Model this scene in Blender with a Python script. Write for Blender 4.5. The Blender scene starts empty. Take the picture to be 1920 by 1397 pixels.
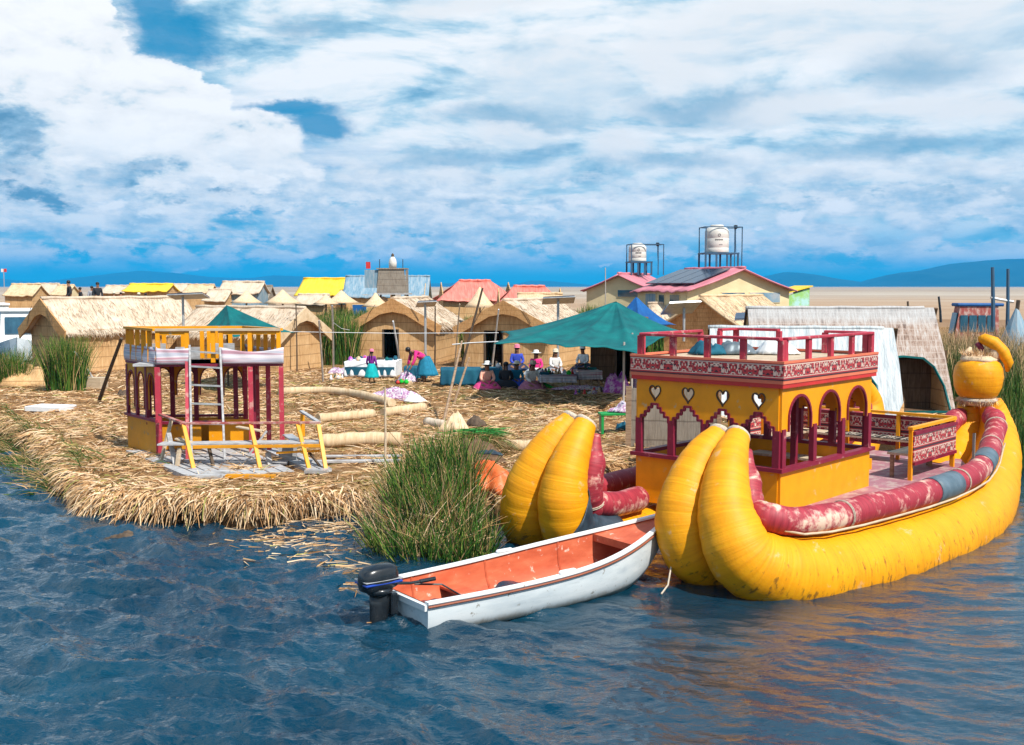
import bpy, math, random
import numpy as np
from mathutils import Vector, Matrix
from mathutils.geometry import tessellate_polygon
R = math.radians
random.seed(7); RNG = np.random.default_rng(7)
sc = bpy.context.scene
COL = sc.collection
# ---------------------------------------------------------------- camera
FPX = 2050.0; CAMZ = 4.0; PITCH = math.atan(161.5 / FPX)
cam = bpy.data.objects.new("camera", bpy.data.cameras.new("camera"))
COL.objects.link(cam); sc.camera = cam
cam.location = (0, 0, CAMZ); cam.rotation_euler = (math.pi / 2 - PITCH, 0, 0)
cam.data.sensor_width = 36; cam.data.lens = 36 * FPX / 1920
cam.data.clip_start = 0.1; cam.data.clip_end = 60000

def ray(px, py):
    xc = (px - 960) / FPX; zc = (698.5 - py) / FPX
    return Vector((xc, math.cos(PITCH) + zc * math.sin(PITCH), -math.sin(PITCH) + zc * math.cos(PITCH)))
def G(px, py, z=0.5):
    """where a sight line meets the level z: used to measure where things stand"""
    d = ray(px, py); t = (z - CAMZ) / d.z
    return Vector((d.x * t, d.y * t, z))
def P(px, py, Y):
    d = ray(px, py); t = Y / d.y
    return Vector((d.x * t, Y, CAMZ + d.z * t))

# ---------------------------------------------------------------- node helper
class NT:
    def __init__(s, tree): s.t = tree; s.n = tree.nodes; s.l = tree.links
    def new(s, kind, **kw):
        nd = s.n.new(kind)
        ins = kw.pop('ins', {})
        for k, v in kw.items(): setattr(nd, k, v)
        for k, v in ins.items(): s.put(nd, k, v)
        return nd
    def put(s, nd, k, v):
        sock = nd.inputs[k]
        if hasattr(v, 'is_output') or isinstance(v, bpy.types.NodeSocket): s.l.new(v, sock)
        else:
            if isinstance(v, (tuple, list)) and len(v) == 3 and sock.type == 'RGBA': v = (*v, 1)
            sock.default_value = v
    def math(s, op, a, b=0.0, c=0.0, clamp=False):
        nd = s.new('ShaderNodeMath', operation=op, use_clamp=clamp)
        s.put(nd, 0, a); s.put(nd, 1, b)
        if len(nd.inputs) > 2: s.put(nd, 2, c)
        return nd.outputs[0]
    def vmath(s, op, a, b=(0, 0, 0)):
        nd = s.new('ShaderNodeVectorMath', operation=op); s.put(nd, 0, a)
        if op == 'SCALE': s.put(nd, 'Scale', b)
        else: s.put(nd, 1, b)
        return nd.outputs['Value'] if op in ('LENGTH', 'DOT_PRODUCT') else nd.outputs[0]
    def mix(s, f, a, b, mode='MIX'):
        nd = s.new('ShaderNodeMix', data_type='RGBA', blend_type=mode)
        s.put(nd, 0, f); s.put(nd, 6, a); s.put(nd, 7, b)
        return nd.outputs[2]
    def noise(s, vec, scale=5, detail=4, rough=.55, dist=0.0, out='Fac'):
        nd = s.new('ShaderNodeTexNoise', ins={'Scale': scale, 'Detail': detail, 'Roughness': rough, 'Distortion': dist})
        s.put(nd, 'Vector', vec); return nd.outputs[out]
    def mapv(s, vec, scale=(1, 1, 1), loc=(0, 0, 0), rot=(0, 0, 0)):
        nd = s.new('ShaderNodeMapping'); s.put(nd, 'Vector', vec); s.put(nd, 'Scale', scale); s.put(nd, 'Location', loc); s.put(nd, 'Rotation', rot)
        return nd.outputs[0]
    def ramp(s, f, stops, interp='LINEAR'):
        nd = s.new('ShaderNodeValToRGB'); nd.color_ramp.interpolation = interp
        e = nd.color_ramp.elements
        while len(e) < len(stops): e.new(.5)
        for i, (p, c) in enumerate(stops):
            e[i].position = p; e[i].color = (*c, 1) if len(c) == 3 else c
        s.put(nd, 0, f); return nd.outputs[0]
    def smooth(s, x, lo, hi):
        nd = s.new('ShaderNodeMapRange', interpolation_type='SMOOTHSTEP')
        s.put(nd, 0, x); s.put(nd, 1, lo); s.put(nd, 2, hi); s.put(nd, 3, 0.0); s.put(nd, 4, 1.0)
        return nd.outputs[0]

# ---------------------------------------------------------------- sky and sun
SUN_AZ = R(140)     # clockwise from +Y (the way the camera looks)
SUN_EL = R(50)
w = bpy.data.worlds.new("World"); sc.world = w; w.use_nodes = True
t = NT(w.node_tree); t.n.clear()
out = t.new('ShaderNodeOutputWorld'); bg = t.new('ShaderNodeBackground'); bg.inputs[1].default_value = 0.1
t.l.new(bg.outputs[0], out.inputs[0])
skyt = t.new('ShaderNodeTexSky', sky_type='NISHITA'); skyt.sun_disc = False
skyt.sun_elevation = SUN_EL; skyt.sun_rotation = SUN_AZ; skyt.altitude = 3800
gen = t.new('ShaderNodeTexCoord').outputs['Generated']
sep = t.new('ShaderNodeSeparateXYZ'); t.l.new(gen, sep.inputs[0])
X, Y_, Z = sep.outputs
hl = t.math('SQRT', t.math('ADD', t.math('MULTIPLY', X, X), t.math('MULTIPLY', Y_, Y_)))
az = t.math('ARCTAN2', X, Y_)                   # 0 ahead, positive to the right
el = t.math('DIVIDE', Z, t.math('MAXIMUM', hl, 0.02))
cmb = t.new('ShaderNodeCombineXYZ'); t.l.new(az, cmb.inputs[0]); t.l.new(el, cmb.inputs[1])
uv = cmb.outputs[0]
# flat cloud deck seen in perspective
inv = t.math('DIVIDE', 1.0, t.math('ADD', t.math('MAXIMUM', Z, 0.0), 0.07))
deckv = t.new('ShaderNodeCombineXYZ'); t.l.new(t.math('MULTIPLY', X, inv), deckv.inputs[0]); t.l.new(t.math('MULTIPLY', Y_, inv), deckv.inputs[1])
deck = deckv.outputs[0]
warp = t.noise(t.mapv(uv, (9, 16, 1)), 1.0, 8, .62, out='Color')
wv = t.vmath('SUBTRACT', warp, (.5, .5, .5))
blue = t.mix(0.78, t.vmath('MULTIPLY', skyt.outputs[0], (.35, .9, 1.2)), (0.08, 2.1, 4.6))
blue = t.mix(t.smooth(el, .16, .0), blue, (0.1, 2.9, 5.4))
def S(v, k=10): return tuple(c * k for c in v)
# thin high sheet
n1 = t.noise(t.mapv(deck, (.34, .85, 1), rot=(0, 0, R(10))), 1.0, 9, .58, .35)
n1b = t.noise(t.mapv(deck, (1.5, 3.4, 1), loc=(3, 1, 0)), 1.0, 6, .6)
bias = t.math('ADD', t.math('MULTIPLY', t.smooth(az, -.30, .16), .22), t.math('MULTIPLY', t.smooth(el, .03, .2), .14))
sheet = t.smooth(t.math('ADD', t.math('ADD', t.math('MULTIPLY', n1, .8), t.math('MULTIPLY', n1b, .22)), bias), .38, .68)
sheet = t.math('MULTIPLY', t.math('MULTIPLY', sheet, t.smooth(el, .0, .055)), t.math('SUBTRACT', 1.0, t.math('MULTIPLY', t.smooth(el, .30, .48), t.smooth(t.noise(t.mapv(deck, (.9, .9, 1)), 1.0, 4), .60, .40))))
sh0 = t.noise(t.mapv(uv, (6.5, 21, 1), loc=(1.3, 4, 0)), 1.0, 9, .6, .3); sh1 = t.noise(t.mapv(uv, (6.5, 21, 1), loc=(1.24, 4.2, 0)), 1.0, 5, .6, .3)
shade = t.math('ADD', t.math('MULTIPLY', sh0, .8), t.math('ADD', .1, t.math('MULTIPLY', t.math('SUBTRACT', sh0, sh1), .55)))
sheetcol = t.ramp(shade, [(.32, (.18, .38, .54)), (.43, (.42, .60, .71)), (.51, (.70, .77, .81)), (.60, (.84, .85, .86))])
sheetcol = t.vmath('SCALE', sheetcol, 10.0)
col = t.mix(t.math('MULTIPLY', sheet, .97), blue, sheetcol)

def px2uv(px, py): return ((px - 960) / FPX * .98, (537 - py) / FPX * .99)
def blobs(lst, soft=.35, amp=(.9, .9), src=None):
    """max over ellipses (px, py, rx, ry) measured as directions, edges broken by noise"""
    acc = None
    base = src if src is not None else uv
    wp = t.vmath('MULTIPLY', wv, (amp[0] * .11, amp[1] * .07, 0))
    v = t.vmath('ADD', base, wp)
    for (px, py, rx, ry) in lst:
        u0, v0 = px2uv(px, py)
        d = t.vmath('MULTIPLY', t.vmath('SUBTRACT', v, (u0, v0, 0)), (FPX / rx, FPX / ry, 0))
        q = t.math('SUBTRACT', 1.0, t.vmath('LENGTH', d))
        acc = q if acc is None else t.math('MAXIMUM', acc, q)
    return t.smooth(acc, 0.0, soft)
# dim blue-grey bellies
dark = blobs([(960, 225, 210, 42), (1330, 205, 260, 55), (1700, 150, 200, 90), (1240, 300, 260, 30), (1650, 300, 260, 30), (830, 300, 150, 30), (820, 390, 220, 26), (1700, 390, 360, 40), (600, 60, 120, 40), (1500, 480, 420, 22)], .9)
col = t.mix(t.math('MULTIPLY', dark, .72), col, S((.15, .34, .50)))
# bright banks
bank = blobs([(1030, 150, 230, 100), (1160, 270, 90, 42), (960, 265, 120, 32), (680, 340, 110, 40), (560, 345, 80, 36), (860, 330, 130, 26), (1500, 60, 420, 90), (1800, 60, 240, 120), (1290, 110, 200, 90), (1480, 215, 180, 34), (1760, 345, 110, 22), (1500, 410, 150, 18), (880, 20, 220, 40), (1720, 240, 300, 30), (1500, 340, 180, 16)], .7)
col = t.mix(t.math('MULTIPLY', bank, .9), col, t.vmath('SCALE', t.ramp(shade, [(.25, (.56, .68, .76)), (.5, (.74, .76, .78))]), 10.0))
# clear holes
hole = blobs([(310, 30, 75, 200), (340, 95, 110, 60), (600, 235, 95, 34), (560, 212, 130, 26), (250, 150, 40, 60)], .6)
col = t.mix(t.math('MULTIPLY', hole, .88), col, S((.005, .22, .44)))
# the towering cumulus on the left
cum = blobs([(60, 80, 190, 130), (190, 90, 70, 75), (150, 180, 150, 110), (340, 240, 115, 105), (430, 290, 140, 85), (90, 250, 260, 120), (60, 340, 260, 90), (280, 350, 260, 80), (500, 340, 110, 60), (350, 180, 60, 45), (390, 200, 55, 50), (210, 50, 40, 80)], .16, (.85, 1.1))
cs0 = t.noise(t.mapv(uv, (12, 23, 1), loc=(7.2, 2, 0)), 1.0, 10, .6, .2); cs1 = t.noise(t.mapv(uv, (12, 23, 1), loc=(7.08, 2.26, 0)), 1.0, 6, .6, .2)
cs = t.math('ADD', t.math('MULTIPLY', cs0, .7), t.math('ADD', .16, t.math('MULTIPLY', t.math('SUBTRACT', cs0, cs1), 1.6)))
belly = blobs([(40, 270, 150, 120), (290, 335, 150, 42), (20, 360, 210, 60), (120, 380, 300, 34), (420, 385, 210, 22)], .9, (1.2, 1.2))
cumcol = t.ramp(t.math('SUBTRACT', t.math('ADD', cs, .27), t.math('MULTIPLY', belly, .62)), [(.10, (.12, .26, .40)), (.30, (.26, .42, .56)), (.48, (.62, .70, .75)), (.62, (.80, .81, .82)), (.9, (.88, .88, .88))])
col = t.mix(cum, col, t.vmath('SCALE', cumcol, 10.0))
# blue band and rows of small puffs above the horizon
lowb = t.math('MULTIPLY', t.smooth(el, .075, .012), .62)
col = t.mix(lowb, col, S((.03, .44, .68)))
pn = t.noise(t.mapv(uv, (24, 52, 1), loc=(0, .35, 0)), 1.0, 9, .62, .15)
pn2 = t.noise(t.mapv(uv, (5, 30, 1), loc=(2, 1, 0)), 1.0, 2, .5)
row = t.math('MULTIPLY', t.smooth(el, .008, .03), t.smooth(el, .14, .07))
puff = t.math('MULTIPLY', t.smooth(t.math('ADD', pn, t.math('MULTIPLY', pn2, .35)), .56, .70), row)
pcol = t.ramp(t.noise(t.mapv(uv, (26, 62, 1), loc=(0, .85, 0)), 1.0, 4, .6), [(.40, (.78, .80, .82)), (.66, (.34, .50, .64))])
col = t.mix(t.math('MULTIPLY', puff, .95), col, t.vmath('SCALE', pcol, 10.0))
# single small cumuli, each where it floats over the horizon
sm = blobs([(240, 384, 60, 15), (538, 408, 20, 13), (655, 474, 30, 13), (590, 478, 26, 9), (390, 490, 50, 16), (780, 462, 46, 13), (870, 462, 34, 10), (1040, 392, 48, 13), (1120, 386, 44, 13), (1210, 386, 42, 10), (960, 398, 26, 12), (1010, 420, 46, 9), (1480, 412, 28, 17), (1560, 402, 42, 16), (1420, 424, 48, 8), (1120, 486, 22, 7)], .55, (1.1, 1.0))
col = t.mix(t.math('MULTIPLY', sm, .9), col, t.vmath('SCALE', t.ramp(cs, [(.36, (.46, .60, .72)), (.52, (.84, .85, .87))]), 10.0))
# below the horizon: dull
col = t.mix(t.smooth(el, 0.0, -.03), col, S((.10, .22, .32)))
t.l.new(col, bg.inputs[0])

sun = bpy.data.objects.new("sun", bpy.data.lights.new("sun", 'SUN')); COL.objects.link(sun)
sun.data.energy = 5.0; sun.data.angle = R(0.5); sun.data.color = (1.0, .95, .87)
sd = Vector((math.sin(SUN_AZ) * math.cos(SUN_EL), math.cos(SUN_AZ) * math.cos(SUN_EL), math.sin(SUN_EL)))
sun.rotation_euler = sd.to_track_quat('Z', 'Y').to_euler()
sc.view_settings.view_transform = 'Standard'; sc.view_settings.look = 'None'
sc.view_settings.exposure = 0.3; sc.view_settings.gamma = 1.0
sc.render.engine = 'CYCLES'
sc.cycles.use_denoising = True
sc.cycles.max_bounces = 6; sc.cycles.transparent_max_bounces = 6
sc.cycles.caustics_reflective = False; sc.cycles.caustics_refractive = False

# ---------------------------------------------------------------- mesh helpers
def nrm(v): v = Vector(v); return v.normalized()
class MB:
    def __init__(s): s.v = []; s.f = []; s.uv = []
    def add(s, vs, fs, uvs=None):
        o = len(s.v); s.v += [tuple(p) for p in vs]
        for i, f in enumerate(fs):
            s.f.append([o + k for k in f]); s.uv.append(uvs[i] if uvs else [(0, 0)] * len(f))
        return s
    def box(s, c, size, rz=0, ax=None):
        if ax is None:
            ax = (Vector((math.cos(rz), math.sin(rz), 0)), Vector((-math.sin(rz), math.cos(rz), 0)), Vector((0, 0, 1)))
        c = Vector(c); a, b, d = [ax[i] * size[i] / 2 for i in range(3)]
        vs = [c + a * i + b * j + d * k for i in (-1, 1) for j in (-1, 1) for k in (-1, 1)]
        fs = [(0, 1, 3, 2), (4, 6, 7, 5), (0, 4, 5, 1), (2, 3, 7, 6), (0, 2, 6, 4), (1, 5, 7, 3)]
        dims = [(1, 2), (1, 2), (0, 2), (0, 2), (0, 1), (0, 1)]
        uvs = []
        for f, dm in zip(fs, dims):
            q = []
            for k in f:
                l = (((k >> 2) & 1) * size[0], ((k >> 1) & 1) * size[1], (k & 1) * size[2]); q.append((l[dm[0]], l[dm[1]]))
            uvs.append(q)
        return s.add(vs, fs, uvs)
    def beam(s, p0, p1, w=.06, h=None, up=(0, 0, 1)):
        p0 = Vector(p0); p1 = Vector(p1); d = p1 - p0; L = d.length; d.normalize(); h = h or w
        up = Vector(up)
        if abs(d.dot(up)) > .97: up = Vector((0, 1, 0))
        a = d.cross(up).normalized(); b = a.cross(d).normalized()
        return s.box((p0 + p1) / 2, (L, w, h), ax=(d, a, b))
    def tube(s, pts, r, n=10, caps=True, sq=(1, 1), up=None):
        pts = [Vector(p) for p in pts]; m = len(pts)
        if not hasattr(r, '__len__'): r = [r] * m
        T = []
        for i in range(m):
            a = pts[max(i - 1, 0)]; b = pts[min(i + 1, m - 1)]; T.append((b - a).normalized() if (b - a).length > 1e-9 else Vector((0, 0, 1)))
        ref = Vector(up) if up else (Vector((0, 0, 1)) if abs(T[0].z) < .9 else Vector((1, 0, 0)))
        vs = []; al = 0; ls = []
        for i in range(m):
            A = T[i].cross(ref)
            if A.length < 1e-4: A = T[i].cross(Vector((1, 0.1, 0)))
            A.normalize(); B = A.cross(T[i]).normalized(); ref = B if not up else Vector(up)
            if i: al += (pts[i] - pts[i - 1]).length
            ls.append(al)
            for k in range(n):
                th = 2 * math.pi * k / n
                vs.append(pts[i] + A * math.cos(th) * r[i] * sq[0] + B * math.sin(th) * r[i] * sq[1])
        fs = []; uvs = []
        for i in range(m - 1):
            for k in range(n):
                k2 = (k + 1) % n
                fs.append((i * n + k, i * n + k2, (i + 1) * n + k2, (i + 1) * n + k))
                rr = max(r[i], .02) * 2 * math.pi / n
                uvs.append([(ls[i], k * rr), (ls[i], (k + 1) * rr), (ls[i + 1], (k + 1) * rr), (ls[i + 1], k * rr)])
        if caps:
            fs.append(tuple(range(n))[::-1]); uvs.append([(0, 0)] * n)
            fs.append(tuple((m - 1) * n + k for k in range(n))); uvs.append([(0, 0)] * n)
        return s.add(vs, fs, uvs)
    def lathe(s, prof, c=(0, 0, 0), n=16, ax=None, wob=0.0, ph=0.0):
        c = Vector(c); m = len(prof); vs = []
        E = ax or (Vector((1, 0, 0)), Vector((0, 1, 0)), Vector((0, 0, 1)))
        for r, z in prof:
            for k in range(n):
                th = 2 * math.pi * k / n; rr = r * (1 + wob * math.sin(5 * th + ph + z * 3))
                vs.append(c + E[0] * rr * math.cos(th) + E[1] * rr * math.sin(th) + E[2] * z)
        fs = [(i * n + k, i * n + (k + 1) % n, (i + 1) * n + (k + 1) % n, (i + 1) * n + k) for i in range(m - 1) for k in range(n)]
        uvs = [[(k / n, i), ((k + 1) / n, i), ((k + 1) / n, i + 1), (k / n, i + 1)] for i in range(m - 1) for k in range(n)]
        fs.append(tuple(range(n))[::-1]); fs.append(tuple((m - 1) * n + k for k in range(n))); uvs += [[(0, 0)] * n] * 2
        return s.add(vs, fs, uvs)
    def panel(s, loops, o, u, th=.03, v=(0, 0, 1)):
        """flat board with holes; loops[0] outline then holes, in metres along u and v; th thickness towards u x v"""
        o = Vector(o); u = nrm(u); v = nrm(v); nn = u.cross(v).normalized()
        flat = [p for l in loops for p in l]
        tris = tessellate_polygon([[Vector((p[0], p[1], 0)) for p in l] for l in loops])
        N = len(flat)
        vs = [o + u * p[0] + v * p[1] + nn * (th / 2) for p in flat] + [o + u * p[0] + v * p[1] - nn * (th / 2) for p in flat]
        fs = []; uvs = []
        for a, b, c in tris:
            A, B, C_ = flat[a], flat[b], flat[c]
            if (B[0] - A[0]) * (C_[1] - A[1]) - (B[1] - A[1]) * (C_[0] - A[0]) < 0: b, c = c, b
            fs.append((a, b, c)); uvs.append([flat[a], flat[b], flat[c]])
            fs.append((a + N, c + N, b + N)); uvs.append([flat[a], flat[c], flat[b]])
        k = 0
        for l in loops:
            m = len(l)
            for i in range(m):
                a = k + i; b = k + (i + 1) % m
                fs.append((a, b, b + N, a + N)); uvs.append([flat[a], flat[b], flat[b], flat[a]])
            k += m
        return s.add(vs, fs, uvs)
    def grid(s, fn, nu, nv, th=0.0):
        """sheet fn(a, b) with a, b in 0..1; th > 0 gives it a second skin"""
        vs = []; P_ = [[Vector(fn(i / nu, j / nv)) for j in range(nv + 1)] for i in range(nu + 1)]
        for i in range(nu + 1):
            for j in range(nv + 1): vs.append(P_[i][j])
        W_ = nv + 1
        fs = [(i * W_ + j, (i + 1) * W_ + j, (i + 1) * W_ + j + 1, i * W_ + j + 1) for i in range(nu) for j in range(nv)]
        du = (P_[nu][0] - P_[0][0]).length; dv = (P_[0][nv] - P_[0][0]).length
        def q(i, j): return (i / nu * du, j / nv * dv)
        uvs = [[q(i, j), q(i + 1, j), q(i + 1, j + 1), q(i, j + 1)] for i in range(nu) for j in range(nv)]
        if th:
            off = []
            for i in range(nu + 1):
                for j in range(nv + 1):
                    a = P_[min(i + 1, nu)][j] - P_[max(i - 1, 0)][j]; b = P_[i][min(j + 1, nv)] - P_[i][max(j - 1, 0)]
                    c = a.cross(b)
                    c = c.normalized() if c.length > 1e-9 else Vector((0, 0, 1))
                    off.append(P_[i][j] - c * th)
            N = len(vs); vs += off
            fs += [tuple(N + k for k in f)[::-1] for f in fs]; uvs += [u_[::-1] for u_ in uvs]
            ed = [i * W_ for i in range(nu + 1)] + [nu * W_ + j for j in range(1, nv + 1)] + [i * W_ + nv for i in range(nu - 1, -1, -1)] + [j for j in range(nv - 1, 0, -1)]
            for a, b in zip(ed, ed[1:] + ed[:1]): fs.append((a, a + N, b + N, b)); uvs.append([(0, 0)] * 4)
        return s.add(vs, fs, uvs)
    def build(s, name, mat, parent=None, loc=None, smooth=False, bevel=0.0):
        me = bpy.data.meshes.new(name)
        vs = s.v
        if loc is not None: vs = [(a[0] - loc[0], a[1] - loc[1], a[2] - loc[2]) for a in vs]
        me.from_pydata(vs, [], s.f)
        ul = me.uv_layers.new(name="UVMap"); flat = [c for f in s.uv for q in f for c in q]
        ul.data.foreach_set('uv', flat)
        if mat: me.materials.append(mat)
        if smooth: me.polygons.foreach_set('use_smooth', [len(f) <= 4 for f in s.f])
        me.update()
        o = bpy.data.objects.new(name, me); COL.objects.link(o)
        if parent: o.parent = parent
        if loc is not None: o.location = loc
        if bevel:
            b = o.modifiers.new('bevel', 'BEVEL'); b.width = bevel; b.segments = 1; b.limit_method = 'ANGLE'
        return o
def tag(o, label=None, cat=None, group=None, kind=None):
    if label: o['label'] = label
    if cat: o['category'] = cat
    if group: o['group'] = group
    if kind: o['kind'] = kind
    return o
def thing(name, label, cat, loc=(0, 0, 0), rz=0, group=None):
    o = bpy.data.objects.new(name, None); COL.objects.link(o); o.empty_display_size = .2
    o.location = loc; o.rotation_euler = (0, 0, rz)
    return tag(o, label, cat, group)
def copy_tree(o, parent=None, **kw):
    c = o.copy(); COL.objects.link(c); c.parent = parent
    for ch in list(o.children): copy_tree(ch, c)
    return c
def raw_mesh(name, V, F, mat, smooth=False, loc=(0, 0, 0)):
    """fast numpy mesh of quads"""
    me = bpy.data.meshes.new(name); k = F.shape[1]
    me.vertices.add(len(V)); me.vertices.foreach_set('co', (V - np.array(loc)).astype(np.float32).ravel())
    me.loops.add(F.size); me.loops.foreach_set('vertex_index', F.astype(np.int32).ravel())
    me.polygons.add(len(F)); me.polygons.foreach_set('loop_start', np.arange(0, F.size, k, dtype=np.int32))
    me.polygons.foreach_set('loop_total', np.full(len(F), k, dtype=np.int32))
    if smooth: me.polygons.foreach_set('use_smooth', np.ones(len(F), dtype=bool))
    me.update(calc_edges=True); me.validate()
    me.materials.append(mat)
    o = bpy.data.objects.new(name, me); COL.objects.link(o); o.location = loc
    return o
def blades(base, dirs, length, width, bend, seg=3):
    """N tapering strips; base (N,3), dirs (N,3) unit, bend (N,3) added with the square of the way along"""
    N = len(base); side = np.cross(dirs, RNG.normal(size=(N, 3))); side /= np.linalg.norm(side, axis=1)[:, None] + 1e-9
    V = np.zeros((N, seg + 1, 2, 3))
    for i in range(seg + 1):
        a = i / seg
        c = base + dirs * (length * a)[:, None] + bend * (a * a)
        ww = (width * (1 - .75 * a ** 1.5))[:, None]
        V[:, i, 0] = c - side * ww / 2; V[:, i, 1] = c + side * ww / 2
    idx = np.arange(N)[:, None] * (seg + 1) * 2
    F = np.concatenate([idx + np.array([[2 * i, 2 * i + 1, 2 * i + 3, 2 * i + 2]]) for i in range(seg)], axis=0)
    return V.reshape(-1, 3), F
# value noise in numpy
def vnoise(x, y, seed=0):
    def h(i, j):
        n = (i * 374761393 + j * 668265263 + seed * 1442695041) & 0xffffffff
        n = ((n ^ (n >> 13)) * 1274126177) & 0xffffffff
        return ((n ^ (n >> 16)) & 0xffff) / 65535.0
    xi = np.floor(x).astype(np.int64); yi = np.floor(y).astype(np.int64); fx = x - xi; fy = y - yi
    fx = fx * fx * (3 - 2 * fx); fy = fy * fy * (3 - 2 * fy)
    return (h(xi, yi) * (1 - fx) + h(xi + 1, yi) * fx) * (1 - fy) + (h(xi, yi + 1) * (1 - fx) + h(xi + 1, yi + 1) * fx) * fy - .5
def fbm(x, y, o=4, seed=0):
    r = 0; a = 1; f = 1
    for i in range(o): r = r + a * vnoise(x * f, y * f, seed + i); a *= .5; f *= 2.03
    return r
def spline(ctrl, n):
    """Catmull-Rom through rows of numbers"""
    C = [np.array(c, float) for c in ctrl]; C = [2 * C[0] - C[1]] + C + [2 * C[-1] - C[-2]]; out_ = []
    m = len(C) - 3
    for i in range(n):
        a = i / (n - 1) * m; k = min(int(a), m - 1); q = a - k; p0, p1, p2, p3 = C[k:k + 4]
        out_.append(.5 * (2 * p1 + (p2 - p0) * q + (2 * p0 - 5 * p1 + 4 * p2 - p3) * q * q + (3 * p1 - p0 - 3 * p2 + p3) * q ** 3))
    return out_

# ---------------------------------------------------------------- materials
def newmat(name):
    m = bpy.data.materials.new(name); m.use_nodes = True; tt = NT(m.node_tree)
    b = tt.n['Principled BSDF']; return m, tt, b
def coords(tt, kind='Object'): return tt.new('ShaderNodeTexCoord').outputs[kind]
def simple(name, stops, sc_=(4, 4, 4), rough=.8, bump=.2, detail=5, kind='Object', dist=0.0, spec=.3, bscale=None, metal=0, dirt=None, bd=.02):
    m, tt, b = newmat(name)
    v = tt.mapv(coords(tt, kind), sc_); f = tt.noise(v, 1.0, detail, .6, dist)
    c = tt.ramp(f, stops)
    if dirt:
        dn = tt.noise(coords(tt, kind), dirt[1], 8, .65)
        c = tt.mix(tt.smooth(dn, dirt[2], dirt[2] + .1), c, dirt[0])
    tt.put(b, 'Base Color', c); tt.put(b, 'Roughness', rough); tt.put(b, 'Specular IOR Level', spec); tt.put(b, 'Metallic', metal)
    if bump:
        f2 = f if bscale is None else tt.noise(tt.mapv(coords(tt, kind), bscale), 1.0, detail, .6)
        bp = tt.new('ShaderNodeBump', ins={'Strength': bump, 'Distance': bd}); tt.put(bp, 'Height', f2); tt.l.new(bp.outputs[0], b.inputs['Normal'])
    return m
def paint(name, c, rough=.5, var=.12, wear=None, wearc=(.5, .45, .38), scale=3):
    wear = wear - .05 if wear else wear
    lo = tuple(x * (1 - var) for x in c); hi = tuple(min(1, x * (1 + var)) for x in c)
    return simple(name, [(.3, lo), (.7, hi)], (scale,) * 3, rough, .08, spec=.4, dirt=(wearc, 5, wear) if wear else None)
Mt = {}
# --- thatch and mats: u = along the bundle direction
def thatch(name, cols, sc_, lines=None, bump=.5, kind='Object'):
    m, tt, b = newmat(name); co = coords(tt, kind)
    f = tt.noise(tt.mapv(co, sc_), 1.0, 5, .7); g = tt.noise(co, 1.6, 4, .6)
    x = tt.math('ADD', tt.math('MULTIPLY', f, .65), tt.math('MULTIPLY', g, .35))
    c = tt.ramp(x, [(.3, cols[0]), (.45, cols[1]), (.6, cols[2]), (.72, cols[3] if len(cols) > 3 else cols[2])])
    if lines:
        ax, per, dark = lines
        sp = tt.new('ShaderNodeSeparateXYZ'); tt.l.new(co, sp.inputs[0])
        q = tt.math('ADD', tt.math('DIVIDE', sp.outputs[ax], per), tt.math('MULTIPLY', tt.noise(co, 3, 2), .12))
        l = tt.math('ABSOLUTE', tt.math('SUBTRACT', tt.math('FRACT', q), .5))
        c = tt.mix(tt.math('MULTIPLY', tt.smooth(l, .07, .0), .6), c, dark)
    tt.put(b, 'Base Color', c); tt.put(b, 'Roughness', .9); tt.put(b, 'Specular IOR Level', .15)
    bp = tt.new('ShaderNodeBump', ins={'Strength': bump, 'Distance': .03}); tt.put(bp, 'Height', f); tt.l.new(bp.outputs[0], b.inputs['Normal'])
    return m
Mt['mat_tan'] = thatch('reed_mat_tan', [(.30, .15, .06), (.52, .31, .14), (.66, .43, .22), (.74, .53, .30)], (26, 26, 2.2), (2, .42, (.16, .08, .03)))
Mt['mat_gable'] = thatch('reed_mat_gable', [(.28, .13, .045), (.48, .25, .10), (.62, .36, .16), (.70, .45, .22)], (26, 26, 5), (2, .2, (.2, .1, .04)))
Mt['mat_dark'] = thatch('reed_mat_dark', [(.06, .035, .02), (.12, .07, .04), (.19, .12, .075), (.24, .17, .11)], (26, 26, 2.2), (2, .42, (.05, .03, .02)))
Mt['mat_grey'] = thatch('reed_mat_grey', [(.12, .10, .08), (.24, .2, .16), (.32, .28, .23)], (26, 26, 2.2), (2, .42, (.08, .06, .05)))
Mt['roof_pale'] = thatch('roof_pale_reed', [(.34, .24, .16), (.54, .42, .31), (.63, .53, .42), (.69, .61, .52)], (20, 2.4, 2.4), (0, 1.3, (.5, .4, .28)), .5)
Mt['roof_tan'] = thatch('roof_tan_reed', [(.35, .22, .11), (.56, .40, .24), (.68, .52, .34), (.74, .62, .45)], (20, 2.4, 2.4), None, .5)
Mt['cone'] = thatch('cone_reed', [(.42, .27, .14), (.62, .44, .27), (.72, .55, .38)], (16, 16, 2), None, .4)
Mt['tarp_white'] = simple('tarp_white', [(.3, (.32, .38, .41)), (.5, (.46, .50, .52)), (.7, (.56, .58, .58))], (9, 1.6, 1.6), .5, .8, spec=.5, bd=.05)
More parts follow.
